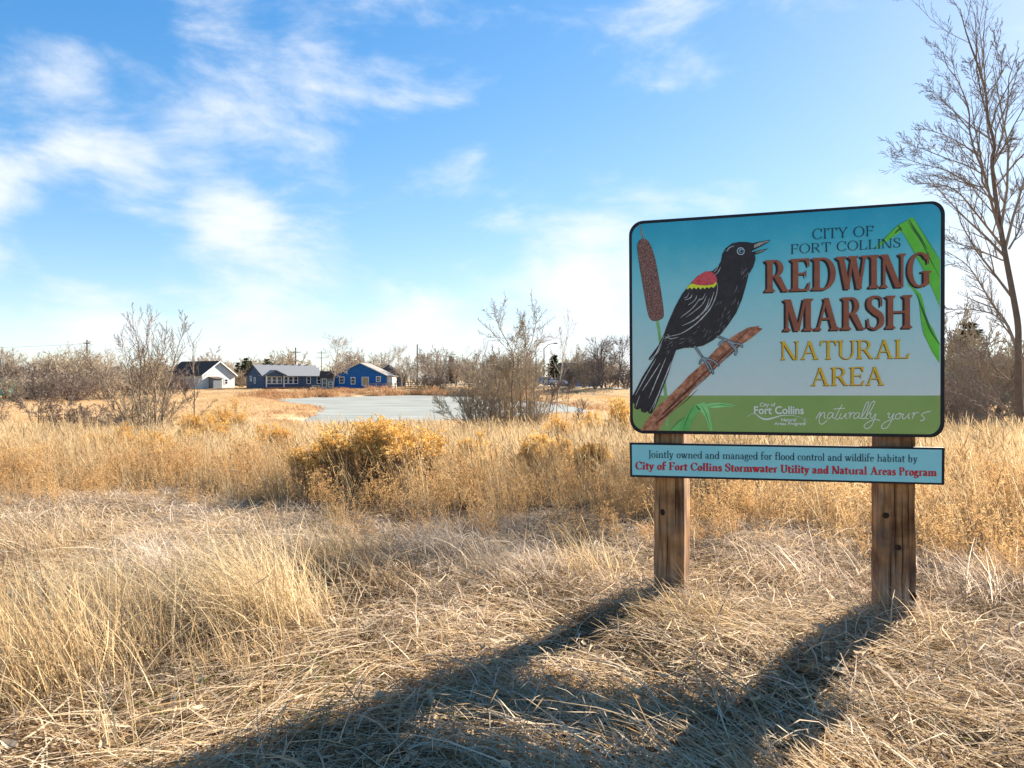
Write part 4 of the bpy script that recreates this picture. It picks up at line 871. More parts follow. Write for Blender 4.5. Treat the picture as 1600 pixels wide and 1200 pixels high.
for key, px, yt, Y, lab, mt, wd in [('bush2', 1498, 508, 33, 'tall twiggy bush in front of the large conifer', TT, .7), ('bush1', 1535, 530, 30, 'tangled tan bush left of the big bare tree trunk', TT, .9), ('bush3', 1492, 590, 26, 'low tangled bush at the right edge of the sign', GT, .9), ('bush2', 1605, 545, 31, 'twiggy bush at the right edge behind the big trunk', TT, .8), ('bush2', 745, 596, 21.5, 'twiggy tan bush at the left foot of the pondside tree', (M_barkmid, M_twigtan), .75), ('bush1', 785, 562, 22.5, 'tan bush round the stems of the pondside tree', (M_barkmid, M_twigtan), .68), ('bush2', 830, 600, 22, 'small tan bush at the right foot of the pondside tree', (M_barkmid, M_twigtan), .7), ('bush1', 95, 640, 21, 'low tangled bush between the dark shrubs at left', DT, 1.2), ('bush3', 150, 648, 22, 'low tangled bush left of the many stemmed tree', DT, 1.2), ('bush2', 225, 612, 18.6, 'twiggy bush at the foot of the many stemmed tree', TT, 1.0)]:
    place(key, px, yt, Y, lab, mt, wd, group='twiggy bushes in the near meadow')
c9 = lambda x, y: (960 + x / 3.077, 680 + y / 3.077)
traced('low_twiggy_shrub', 'low dark twigs behind the gap under the sign', 'shrub', 7.2, [([(800,420),(740,330),(560,240),(470,215)], .010, .003, True), ([(820,420),(900,330),(1050,280),(1180,245)], .010, .003, True), ([(800,420),(760,260),(750,180)], .009, .003, True), ([(810,420),(720,280),(640,160)], .008, .003, True), ([(830,420),(980,320),(1240,230)], .008, .003, True)], (1225, 815), (M_barkdark, M_twigdark), c9, (14, 7), .0022, .32, depth=.08, seed=61)
traced('low_twiggy_shrub', 'sprawling dark twigs in the grass below the big bare tree', 'shrub', 8.6, [([(500,900),(400,820),(300,800),(225,790)], .014, .004, True), ([(520,900),(440,780),(370,710)], .012, .003, True), ([(480,900),(380,850),(290,820)], .012, .003, True), ([(540,900),(500,780),(420,700),(300,620)], .012, .003, True)], (1578, 760), (M_barkdark, M_twigdark), cL, (14, 7), .0024, .34, depth=.08, seed=62)

# ---------------------------------------------------------------- grasses
def arc_blade(mb, r_, base, az, th0, bend, L, w, seg=4, val=None, plume=0.0):
    pts = [Vector(base)]; th = th0; ca, sa = math.cos(az), math.sin(az); tw = r_.gauss(0, .16); a = az; kink = r_.randrange(1, seg * 3) ; ka, kt = r_.gauss(0, .7), r_.uniform(-.1, .8)
    for i in range(seg):
        th = th0 + bend * (i + .5) / seg; a = az + tw * i
        if i >= kink: th += kt; a += ka
        d = Vector((math.cos(a) * math.sin(th), math.sin(a) * math.sin(th), math.cos(th))); pts.append(pts[-1] + d * L / seg)
    ph = r_.uniform(0, 6.283); side = Vector((math.cos(ph), math.sin(ph), 0)); d = (pts[-1] - pts[0]).normalized(); side = side - d * side.dot(d)
    if side.length < .1: side = Vector((-sa, ca, 0))
    side.normalize()
    ws = [w * (1 - .85 * (i / seg) ** 1.6) for i in range(seg + 1)]
    mb.blade(pts, ws, side, r_.random() if val is None else val)
    return pts, side
def seed_head(mb, r_, pts, L, w, val):
    p, d = pts[-1], (pts[-1] - pts[-2]).normalized()
    for k in range(2):
        ph = r_.uniform(0, 6.283); s_ = Vector((math.cos(ph), math.sin(ph), r_.uniform(-.3, .3))); s_ = (s_ - d * s_.dot(d)).normalized()
        mb.blade([p - d * L, p - d * L * .6, p - d * L * .25, p + d * L * .1], [w * .3, w, w * .7, w * .1], s_, val)
LEAN = math.pi * .97                                     # stalks lean to the left, as the wind left them
def proto_thatch(seed, n=95):
    """a combed bundle of long strands that rise a little and fall back to the ground, with short litter"""
    r_ = random.Random(seed); mb = MB(); spread = r_.uniform(.14, .32)
    for i in range(n):
        x, y = r_.gauss(.12, .13), r_.gauss(0, .12); az = LEAN + r_.gauss(0, spread) if i % 5 else r_.uniform(0, 6.28); L = r_.uniform(.2, .62)
        th = r_.uniform(.95, 1.4); arc_blade(mb, r_, (x, y, r_.uniform(-.02, .05)), az, th, (1.62 - th) * 2 * r_.uniform(.7, 1.15), L, r_.choice([.0016, .0024, .0032, .0044, .0064]), 4)
    for i in range(n // 2):
        arc_blade(mb, r_, (r_.gauss(0, .18), r_.gauss(0, .18), r_.uniform(0, .05)), r_.uniform(0, 6.28), r_.uniform(.7, 1.6), r_.uniform(-.5, .9), r_.uniform(.04, .13), r_.choice([.004, .006, .010]), 2)
    return mb
def proto_curl(seed, n=120):
    r_ = random.Random(seed); mb = MB()
    for i in range(n):
        x, y = r_.gauss(0, .14), r_.gauss(0, .12)
        arc_blade(mb, r_, (x, y, r_.uniform(-.01, .06)), r_.uniform(0, 6.28), r_.uniform(.2, 1.4), r_.uniform(.6, 2.4), r_.uniform(.06, .2), r_.choice([.003, .0042, .006]), 3)
    return mb
def proto_tuft(seed, n=75, h=.5, spread=.07, lean=.28, bend=(0, .8)):
    r_ = random.Random(seed); mb = MB()
    for i in range(n):
        x, y = r_.gauss(0, spread), r_.gauss(0, spread); L = h * r_.uniform(.5, 1.15)
        v = r_.random(); pts, _s = arc_blade(mb, r_, (x, y, -.01), LEAN + r_.gauss(0, .9), abs(r_.gauss(lean * .7, .2)), r_.uniform(*bend), L, r_.choice([.002, .003, .004, .006]), 5, v)
        if r_.random() < .10: seed_head(mb, r_, pts, L * .18, .005, v)
    return mb
def proto_tall(seed, n=34, h=.8, w=.0036, spread=.13, heads=.45, lean=.22):
    r_ = random.Random(seed); mb = MB()
    for i in range(n):
        x, y = r_.gauss(0, spread), r_.gauss(0, spread); L = h * r_.uniform(.55, 1.12); v = r_.random()
        pts, s_ = arc_blade(mb, r_, (x, y, -.02), LEAN + r_.gauss(0, .75), abs(r_.gauss(lean * .7, .15)), r_.uniform(0, .45), L, w * r_.uniform(.7, 1.3), 5, v)
        if r_.random() < heads: seed_head(mb, r_, pts, L * r_.uniform(.12, .2), w * 2.6, v)
    for i in range(n):                                   # basal leaves
        x, y = r_.gauss(0, spread), r_.gauss(0, spread)
        arc_blade(mb, r_, (x, y, -.02), r_.uniform(0, 6.28), r_.uniform(.1, .8), r_.uniform(.2, 1.4), h * r_.uniform(.25, .6), w * r_.uniform(.8, 1.4), 4)
    return mb
def proto_weed(seed, n=9, h=.55):
    r_ = random.Random(seed); mb = MB()
    for i in range(n):
        pts, s_ = arc_blade(mb, r_, (r_.gauss(0, .1), r_.gauss(0, .1), -.02), r_.uniform(0, 6.28), r_.uniform(.05, .4), r_.uniform(-.1, .4), h * r_.uniform(.6, 1.1), .0036, 6)
        for k in range(16):
            u = r_.uniform(.3, 1) * 5.99; j = int(u); p = pts[j].lerp(pts[j + 1], u - j); L = r_.uniform(.05, .16)
            q, s2 = arc_blade(mb, r_, p, r_.uniform(0, 6.28), r_.uniform(.3, 1.2), r_.uniform(-.4, .6), L, .0026, 2)
            for b_ in range(3):
                c_ = q[1].lerp(q[2], r_.random()); d = Vector((r_.gauss(0, 1), r_.gauss(0, 1), r_.gauss(0, 1))).normalized() * r_.uniform(.006, .013); sd = Vector((-d.y, d.x, .3)).normalized()
                mb.blade([c_ - d, c_ + d], [.008, .006], sd, r_.random())
    return mb
def proto_far(seed, n=150, h=.5, w=.012, size=.6, heads=.3):
    r_ = random.Random(seed); mb = MB()
    for i in range(n):
        x, y = r_.uniform(-size, size), r_.uniform(-size, size); L = h * r_.uniform(.45, 1.15); v = r_.random()
        pts, s_ = arc_blade(mb, r_, (x, y, -.04), LEAN + r_.gauss(0, .9), abs(r_.gauss(.15, .2)), r_.uniform(0, .6), L, w * r_.uniform(.6, 1.3), 3, v)
        if r_.random() < heads: seed_head(mb, r_, pts, L * .2, w * 2, v)
    return mb
M_straw = blade_mat('straw_blades', ev([lin(142, 114, 79), lin(182, 153, 112), lin(205, 181, 140), lin(223, 205, 170), lin(206, 177, 128)]))
M_mat = blade_mat('matted_straw', ev([lin(66, 50, 36), lin(132, 106, 76), lin(188, 160, 122), lin(234, 216, 186), lin(188, 150, 100), lin(150, 118, 84)]), patch=.5)
M_pale_g = blade_mat('bleached_grass', ev([lin(122, 106, 90), lin(192, 172, 148), lin(232, 216, 196), lin(248, 240, 228)]), patch=.25)
M_amber = blade_mat('amber_weeds', ev([lin(122, 86, 54), lin(170, 130, 84), lin(200, 162, 110), lin(222, 192, 146)]), patch=.35)
M_russet = blade_mat('russet_reeds', ev([lin(121, 86, 61), lin(166, 125, 90), lin(195, 158, 120), lin(209, 181, 145)]), patch=.3)
M_gold_f = blade_mat('golden_meadow', ev([lin(160, 128, 90), lin(190, 158, 116), lin(208, 182, 144), lin(218, 200, 170)]), patch=.4)
def scatter(name, label, protos, mat, pts, rots, scales, cat='grass', zs=None):
    """one stuff object: points with attributes, each carrying an instance of one of the clumps"""
    colx = bpy.data.collections.new(name + '_clumps')
    for i, mb in enumerate(protos):
        me_ = mb.mesh('%s_clump_%02d' % (name, i)); me_.materials.append(mat)
        o = bpy.data.objects.new('%s_clump_%02d' % (name, i), me_); colx.objects.link(o)
    pts = np.asarray(pts, float); N = len(pts); z = height(pts[:, 0], pts[:, 1]) if zs is None else zs
    me_ = bpy.data.meshes.new(name); me_.from_pydata(np.column_stack([pts, z]).tolist(), [], [])
    rt = np.zeros((N, 3)); rt[:, 2] = rots
    if np.ndim(scales) == 1: scales = np.column_stack([scales, scales, scales])
    for an, ty, dat, fld in (('rot', 'FLOAT_VECTOR', rt, 'vector'), ('scl', 'FLOAT_VECTOR', np.asarray(scales), 'vector'), ('idx', 'INT', rng.integers(0, len(protos), N), 'value')):
        a = me_.attributes.new(an, ty, 'POINT'); a.data.foreach_set(fld, np.ascontiguousarray(dat, dtype=np.int32 if ty == 'INT' else np.float32).ravel())
    o = bpy.data.objects.new(name, me_); COL.objects.link(o); me_.materials.append(mat)
    g = bpy.data.node_groups.new(name, 'GeometryNodeTree')
    g.interface.new_socket('Geometry', in_out='INPUT', socket_type='NodeSocketGeometry'); g.interface.new_socket('Geometry', in_out='OUTPUT', socket_type='NodeSocketGeometry')
    gi, go = g.nodes.new('NodeGroupInput'), g.nodes.new('NodeGroupOutput')
    ip = g.nodes.new('GeometryNodeInstanceOnPoints'); ci = g.nodes.new('GeometryNodeCollectionInfo')
    ci.inputs['Collection'].default_value = colx; ci.inputs['Separate Children'].default_value = True; ci.inputs['Reset Children'].default_value = True
    g.links.new(gi.outputs[0], ip.inputs['Points']); g.links.new(ci.outputs[0], ip.inputs['Instance']); ip.inputs['Pick Instance'].default_value = True
    for an, ty, sk in (('rot', 'FLOAT_VECTOR', 'Rotation'), ('scl', 'FLOAT_VECTOR', 'Scale'), ('idx', 'INT', 'Instance Index')):
        na = g.nodes.new('GeometryNodeInputNamedAttribute'); na.data_type = ty; na.inputs['Name'].default_value = an
        g.links.new([s for s in na.outputs if s.enabled][0], ip.inputs[sk])
    g.links.new(ip.outputs[0], go.inputs[0])
    md = o.modifiers.new('clumps', 'NODES'); md.node_group = g
    tag(o, label, cat, kind='stuff'); return o
def wedge(n, y0, y1, power=1.0, side=1.0, margin=2.2):
    """random ground points in front of the camera, density falling with distance by `power`"""
    u = rng.random(n)
    if abs(power - 2) < 1e-6: y = y0 * (y1 / y0) ** u
    else: k = 2 - power; y = (y0 ** k + u * (y1 ** k - y0 ** k)) ** (1 / k)
    hw = .80 * y * side + margin; return np.column_stack([rng.uniform(-1, 1, n) * hw, y])
YB = lambda x: 5.55 - .33 * x + .35 * np.sin(x * 1.3) + .2 * np.sin(x * 3.1 + 1)      # where the tall grass begins
def clear(P, gap=.35):
    sd = pond_sd(P[:, 0], P[:, 1]); rd, _ = seg_dist(P[:, 0], P[:, 1], ROAD, False); return P[(sd > gap) & (rd > 4.2)]
def nz2(P, f, s=0.0): return np.sin(P[:, 0] * f + s) * np.sin(P[:, 1] * f * 1.3 + 1.7 * s) + .5 * np.sin(P[:, 0] * f * 2.3 + 2 * s + P[:, 1] * f)
PAR = lambda n: rng.normal(0, .35, n)
def post_clear(P, r=.16):
    k = np.ones(len(P), bool)
    for bx_, by_ in ((.93, 4.02), (2.06, 3.7)): k &= np.hypot(P[:, 0] - bx_, P[:, 1] - by_) > r
    return P[k]
def realize(name, label, protos, mat, pts, rots, scales, cat='grass', zs=None, tilt=None):
    """one stuff mesh: every clump copied to its own place on the ground"""
    arr = []
    for mb in protos:
        L_ = max(len(f_) for f_ in mb.f); arr.append((np.array(mb.v), np.array([f_ for f_ in mb.f if len(f_) == 4]), np.array(mb.r)))
    pts = np.asarray(pts, float); z = height(pts[:, 0], pts[:, 1]) if zs is None else zs
    if np.ndim(scales) == 1: scales = np.column_stack([scales, scales, scales])
    V, F, Q = [], [], []; off = 0; ix = rng.integers(0, len(protos), len(pts)); sh = rng.uniform(-.25, .25, len(pts)); fl = rng.random(len(pts)) < .5
    for k in range(len(pts)):
        v, f_, r_ = arr[ix[k]]; c_, s_ = math.cos(rots[k]), math.sin(rots[k]); w = v * scales[k]
        V.append(np.column_stack([w[:, 0] * c_ - w[:, 1] * s_ + pts[k, 0], w[:, 0] * s_ + w[:, 1] * c_ + pts[k, 1], w[:, 2] + z[k]])); F.append(f_ + off); Q.append(np.clip(r_ + sh[k], 0, 1)); off += len(v)
    V = np.concatenate(V); F = np.concatenate(F); Q = np.concatenate(Q)
    me_ = bpy.data.meshes.new(name); me_.vertices.add(len(V)); me_.vertices.foreach_set('co', V.astype(np.float32).ravel())
    me_.loops.add(F.size); me_.loops.foreach_set('vertex_index', F.astype(np.int32).ravel())
    me_.polygons.add(len(F)); me_.polygons.foreach_set('loop_start', np.arange(0, F.size, 4, dtype=np.int32)); me_.polygons.foreach_set('loop_total', np.full(len(F), 4, np.int32))
    a = me_.attributes.new('rnd', 'FLOAT', 'POINT'); a.data.foreach_set('value', Q.astype(np.float32)); me_.update(calc_edges=True); me_.materials.append(mat)
    o = bpy.data.objects.new(name, me_); COL.objects.link(o); return tag(o, label, cat, kind='stuff')
def tile(protos, n, size, seed, smin=.7, smax=1.15, jit=.35):
    """a square of ground carrying n clumps, for laying side by side"""
    r_ = random.Random(seed); out_ = MB()
    for k in range(n):
        p_ = r_.choice(protos); a = r_.gauss(0, jit); c_, s_ = math.cos(a), math.sin(a); sc_ = r_.uniform(smin, smax); x, y = r_.uniform(-size / 2, size / 2), r_.uniform(-size / 2, size / 2); off = len(out_.v); sh = r_.uniform(-.25, .25)
        out_.v += [((vx * c_ - vy * s_) * sc_ + x, (vx * s_ + vy * c_) * sc_ + y, vz * sc_) for vx, vy, vz in p_.v]; out_.f += [tuple(i + off for i in f_) for f_ in p_.f]; out_.r += [min(1, max(0, q_ + sh)) for q_ in p_.r]
    return out_
def grid(size, y0, y1, side=.82, margin=2.5, jit=.3):
    out_ = []; y = y0
    while y < y1:
        hw = side * y + margin
        for x in np.arange(-hw, hw + size, size): out_.append((x + rng.uniform(-jit, jit) * size, y + rng.uniform(-jit, jit) * size))
        y += size
    return np.array(out_)
SW = lambda P: .9 * np.sin(P[:, 0] * 1.7 + P[:, 1] * .8 + 1) + .7 * np.sin(P[:, 1] * 2.3 - P[:, 0] * 1.1)      # swirl of the flattened straw
# matted thatch in front
P = wedge(2300, 1.6, 8.4, 1.1); P = P[(P[:, 1] < YB(P[:, 0]) + .5) & (nz2(P, 2.6, .3) > -.7)]; P = post_clear(P, .1)
realize('matted_grass', 'matted flattened straw covering the foreground', [proto_thatch(i, 38) for i in range(6)], M_mat, P, SW(P) * .75 + rng.normal(0, .22, len(P)), np.column_stack([rng.uniform(.7, 1.3, len(P))] * 2 + [rng.uniform(.5, 1.1, len(P))]))
# bleached curly mat: round the posts, right edge and a band before the tall grass
P = wedge(4000, 2.0, 8.2, .9); d = YB(P[:, 0]) - P[:, 1]
keep = (d > -.5) & ((rng.random(len(P)) < np.clip(1.15 - d / 2.3, .26, 1)) | ((P[:, 0] > 2.2) & (rng.random(len(P)) < .75)) | ((P[:, 0] > .5) & (P[:, 1] > 3.7) & (rng.random(len(P)) < .8))) & (nz2(P, 2.1, 1.3) > -.45)
P = post_clear(P[keep], .1)
realize('bleached_grass', 'bleached curly dry grass around the sign posts', [proto_curl(i, 44) for i in range(10, 15)], M_pale_g, P, rng.uniform(0, 6.28, len(P)), rng.uniform(.6, 1.35, len(P)))
# standing tufts scattered in the foreground
P = wedge(460, 1.9, 7.5, 1.0); P = P[(P[:, 1] < YB(P[:, 0])) & (nz2(P, 2.3, .7) > .5)]; P = P[~((P[:, 0] > -.9) & (P[:, 1] < 4.2))]
E = np.column_stack([rng.normal(-2.0, .35, 40), rng.normal(2.9, .4, 40)]); P = np.vstack([P, E]); P = post_clear(P, .25)
realize('standing_tufts', 'thin standing straw tufts in the left foreground', [proto_tuft(i, n=26, h=.45, spread=.09) for i in range(20, 26)], M_straw, P, rng.normal(0, .6, len(P)), rng.uniform(.5, 1.15, len(P)))
# tall grass: single clumps near by, squares of clumps beyond
TALL = [proto_tall(i, n=26) for i in range(30, 36)]; WEED = [proto_weed(i) for i in range(40, 45)]
P = clear(wedge(1350, 3.9, 10.5, .7)); d = P[:, 1] - YB(P[:, 0]); P = P[(d > 0) & (rng.random(len(P)) < .2 + .8 * np.clip(d / 1.5, 0, 1))]; d = P[:, 1] - YB(P[:, 0])
realize('tall_dry_grass', 'tall standing straw coloured grass at the meadow edge', TALL, M_straw, P, rng.normal(0, .5, len(P)), rng.uniform(.6, 1.12, len(P)) * (.4 + .6 * np.clip(d / 1.7, 0, 1)))
P = clear(wedge(1250, 3.9, 10.5, .9)); d = P[:, 1] - YB(P[:, 0]); P = P[(d > -.25) & (rng.random(len(P)) < np.where(P[:, 0] > -.8, .9, .7) * np.clip(1.3 - d / 5, .12, 1))]; P = post_clear(P, .3)
d = P[:, 1] - YB(P[:, 0]); realize('amber_weeds', 'amber and russet seeded weeds behind the sign', WEED, M_amber, P, rng.uniform(0, 6.28, len(P)), rng.uniform(.6, 1.15, len(P)) * (.5 + .5 * np.clip(d / 1.5, 0, 1)), cat='weeds')
TS = 1.1; P = clear(grid(TS, 10.3, 30), .9); sc = np.column_stack([np.ones(len(P))] * 2 + [np.clip(1.0 - .02 * (P[:, 1] - 10), .62, 1) * rng.uniform(.7, 1.08, len(P))])
scatter('meadow_grass', 'tall standing straw coloured grass across the middle meadow', [tile(TALL, 13, TS * 1.15, i) for i in range(5)], M_straw, P, rng.normal(0, .4, len(P)), sc)
P = clear(grid(1.6, 10.3, 26), .9); P = P[nz2(P, .5, 2.1) > .15]
scatter('meadow_weeds', 'amber weeds in patches across the middle meadow', [tile(WEED, 7, 1.6, 50 + i) for i in range(3)], M_amber, P, rng.uniform(0, 6.28, len(P)), rng.uniform(.6, 1.0, len(P)), cat='weeds')
# long pale stalks leaning left
P = np.vstack([np.column_stack([rng.uniform(-2.2, 1.3, 60), rng.uniform(7.0, 9.5, 60)]), np.column_stack([rng.uniform(-6.5, -1.5, 40), rng.uniform(7.5, 13, 40)]), np.column_stack([rng.uniform(3, 7.5, 36), rng.uniform(5.5, 9, 36)])])
realize('leaning_stalks', 'long pale leaning stalks above the meadow grass', [proto_tall(i, n=10, h=.88, w=.004, spread=.25, heads=.8, lean=.55) for i in range(50, 54)], M_straw, P, rng.normal(0, .3, len(P)), rng.uniform(.7, 1.1, len(P)), cat='stalks')
# farther meadow
P = clear(grid(3.0, 29, 175, margin=6), 1.6); sc = rng.uniform(.85, 1.15, len(P)); sc = np.column_stack([sc, sc, rng.uniform(.6, 1.0, len(P)) * np.where(P[:, 1] > 125, .6, .85)])
scatter('far_meadow_grass', 'golden dry grass of the far meadow', [proto_far(i, n=520, w=.018, size=1.7) for i in range(60, 65)], M_gold_f, P, rng.normal(0, .4, len(P)), sc)
# reeds along the shore
SH = []
for i in range(len(POND)):
    a, b_ = POND[i], POND[(i + 1) % len(POND)]; L = np.linalg.norm(b_ - a); nrm = np.array([(b_ - a)[1], -(b_ - a)[0]]) / L; mid = (a + b_) / 2
    if pond_sd(np.array([mid[0] + nrm[0]]), np.array([mid[1] + nrm[1]]))[0] < 0: nrm = -nrm
    far_ = mid[1] > 112; k = int(L * (3.2 if far_ else 1.0))
    for _ in range(k):
        u = rng.random(); q_ = a + (b_ - a) * u + nrm * (rng.random() ** 1.4 * (7 if far_ else 3) + .2); SH.append(q_)
SH = np.array(SH); SH = SH[pond_sd(SH[:, 0], SH[:, 1]) > .1]
sc = rng.uniform(.6, 1.1, len(SH)); sc = np.column_stack([sc * 1.3, sc * 1.3, sc * np.where(SH[:, 1] > 108, 1.35, .42)])
scatter('shore_reeds', 'russet reeds fringing the far shore of the pond', [proto_far(i, n=90, h=.8, w=.03, size=.8, heads=.5) for i in range(70, 74)], M_russet, SH, PAR(len(SH)), sc, cat='reeds')
# fallen leaves and a few green sprouts
def proto_leaf(seed):
    r_ = random.Random(seed); mb = MB()
    for i in range(5):
        c_ = Vector((r_.gauss(0, .12), r_.gauss(0, .12), r_.uniform(.015, .06))); a = r_.uniform(0, 6.28); L, W = r_.uniform(.014, .032), r_.uniform(.007, .014); u = Vector((math.cos(a), math.sin(a), r_.uniform(-.4, .4))); v = Vector((-math.sin(a), math.cos(a), r_.uniform(-.5, .5)))
        n_ = u.cross(v); rows = []
        for k in range(5):
            s_ = k / 4 - .5; ww = W * math.sin(math.pi * (k + .35) / 4.7); cu = n_ * (abs(s_) ** 2 * L * .9)
            rows.append((c_ + u * L * s_ * 2 - v * ww + cu + n_ * W * .5, c_ + u * L * s_ * 2 + cu, c_ + u * L * s_ * 2 + v * ww + cu + n_ * W * .5))
        vv_ = r_.random()
        for k in range(4):
            for j in range(2): mb.poly([rows[k][j], rows[k][j + 1], rows[k + 1][j + 1], rows[k + 1][j]], vv_)
    return mb
P = post_clear(wedge(420, 1.9, 5.6, 1.0)); P = P[P[:, 1] < YB(P[:, 0])]
realize('fallen_leaves', 'pale curled fallen leaves lying in the matted straw', [proto_leaf(i) for i in range(80, 84)], blade_mat('dead_leaf', ev([lin(150, 120, 88), lin(196, 172, 140), lin(222, 208, 184)]), .25, .1), P, rng.uniform(0, 6.28, len(P)), rng.uniform(.6, 1.2, len(P)), cat='leaves', zs=height(P[:, 0], P[:, 1]) + .02)
P = np.column_stack([rng.normal(-.9, .5, 46), rng.normal(2.75, .3, 46)]); P = np.vstack([P, np.column_stack([rng.uniform(-.6, 1.6, 16), rng.uniform(2.5, 3.6, 16)])])
realize('green_sprouts', 'small fresh green sprouts low in the foreground straw', [proto_curl(i, 16) for i in range(90, 92)], blade_mat('sprout_green', ev([lin(86, 104, 44), lin(120, 136, 62), lin(150, 160, 90)]), .3, .1), P, rng.uniform(0, 6.28, len(P)), rng.uniform(.5, .9, len(P)), cat='sprouts')

# prominent bunches of grass, each a thing
def bunch(px, py, h, n, spread, lean, label, mat, seed):
    Y = (EYE - .1) * FPX / (py - HZ); x = (px - 800) / FPX * Y; z = hgt(x, Y)
    mb = proto_tuft(seed, n=n, h=h, spread=spread, lean=lean, bend=(.1, 1.5)); o = mb.build('grass_bunch', mat, None); o.location = (x, Y, z); tag(o, label, 'grass', 'bunches of dry grass')
bunch(60, 862, .42, 520, .13, .95, 'drooping dark based bunch of grass at the left edge', M_mat, 201)
bunch(430, 985, .66, 950, .15, .50, 'leaning golden bunch of grass left of centre foreground', M_straw, 202)
bunch(335, 950, .5, 450, .14, .7, 'smaller golden bunch of grass beside the leaning bunch', M_straw, 205)
bunch(110, 1090, .66, 420, .16, .35, 'tall loose bunch of straw in the lower left corner', M_straw, 203)
bunch(15, 1040, .62, 220, .15, .35, 'tall loose bunch of straw cut by the left edge', M_straw, 206)
bunch(1100, 985, .34, 300, .16, 1.05, 'flattened bunch of straw at the foot of the left post', M_straw, 204)
bunch(620, 935, .34, 260, .14, .8, 'low drooping bunch of straw before the large rabbitbrush', M_mat, 208)
bunch(250, 905, .40, 280, .14, .55, 'pale bunch of straw above the smaller golden bunch', M_pale_g, 209)
bunch(820, 905, .36, 300, .18, .7, 'pale bunch of straw left of the left post', M_pale_g, 210)
bunch(930, 900, .40, 260, .15, .5, 'golden bunch of straw close to the left post', M_straw, 211)
bunch(1240, 905, .34, 320, .2, .6, 'pale bunch of straw between the two posts', M_pale_g, 212)
bunch(1545, 930, .40, 340, .2, .5, 'pale bunch of straw right of the right post', M_pale_g, 213)
bunch(170, 945, .46, 420, .15, .6, 'golden bunch of straw between the left edge and the leaning bunch', M_straw, 215)
bunch(545, 890, .42, 360, .16, .6, 'pale golden bunch of straw under the large rabbitbrush', M_straw, 216)
bunch(700, 880, .40, 340, .17, .6, 'bleached bunch of straw in the middle of the photo', M_pale_g, 217)
bunch(700, 1010, .30, 220, .15, .9, 'flattened bunch of straw in the centre foreground', M_mat, 214)
bunch(1440, 1000, .34, 260, .15, 1.0, 'flattened bunch of straw at the foot of the right post', M_mat, 207)

# rabbitbrush: thin grey-green stems under ochre seed heads
M_rstem = bark('rabbitbrush_stems', [lin(92, 72, 52), lin(140, 112, 80), lin(180, 152, 112)])
M_seed = blade_mat('ochre_seed_heads', ev([lin(222, 166, 76), lin(240, 192, 106), lin(248, 212, 138), lin(250, 230, 176)]), translucent=.68, patch=.1)
def rabbitbrush(px, py_top, Y, wid, label, seed, n=230, heads=1.0):
    r_ = random.Random(seed); x = (px - 800) / FPX * Y; z = hgt(x, Y); H = EYE - (py_top - HZ) / FPX * Y - z
    e = empty('rabbitbrush', (x, Y, z), label, 'shrub', 'ochre seeded rabbitbrush'); S_, F_ = MB(), MB(); Rw = wid / 2
    lobes = [(r_.uniform(0, 6.283), r_.uniform(.0, .95), r_.uniform(.55, 1.0)) for _ in range(max(7, n // 14))]
    for i in range(n):
        la, lf, lh = r_.choice(lobes); a = la + r_.gauss(0, .25); f = min(1.1, max(0, lf + r_.gauss(0, .10)))
        ex, ey = math.cos(a) * Rw * f, math.sin(a) * Rw * f * .8
        ez = H * lh * (1 - .22 * f * f) * r_.uniform(.72, 1.05); b0 = Vector((ex * .25 + r_.gauss(0, .04), ey * .25 + r_.gauss(0, .04), -.04)); tip = Vector((ex, ey, ez)); mid = b0.lerp(tip, .5) + Vector((ex * .16, ey * .16, -.02))
        S_.tube([b0, mid, tip], [.006, .0042, .002], 3)
        spray = r_.random() < heads * .8 and ez > .5 * H
        for k in range(6):
            t_ = r_.uniform(.45, .97); p = mid.lerp(tip, t_); q_ = p + Vector((r_.gauss(0, .055), r_.gauss(0, .055), r_.uniform(.03, .12))) * (.5 + H * .4)
            S_.tube([p, q_], [.0028, .0016], 3)
            if spray: head(F_, r_, q_, r_.uniform(.02, .036))
        if spray: head(F_, r_, tip, .04)
        for k in range(3):                               # dead inner twigs and leaves
            p = b0.lerp(mid, r_.random()); arc_blade(S_, r_, p, r_.uniform(0, 6.28), r_.uniform(.2, 1.5), r_.uniform(-.5, .5), r_.uniform(.08, .2), .004, 2)
    S_.build('stems', M_rstem, e); F_.build('seed_heads', M_seed, e)
def head(mb, r_, c_, R0):
    v = r_.random()
    for k in range(24):
        d = Vector((r_.gauss(0, 1), r_.gauss(0, 1), r_.gauss(.5, .8))); d.normalize(); p = c_ + d * R0 * r_.uniform(.2, 1.1); u = Vector((r_.gauss(0, 1), r_.gauss(0, 1), r_.gauss(0, 1))).normalized(); w_ = u.orthogonal().normalized()
        s_ = r_.uniform(.004, .010); mb.blade([p - u * s_, p + u * s_], [s_ * 1.2, s_ * .6], w_, min(1, max(0, v + r_.gauss(0, .2))))
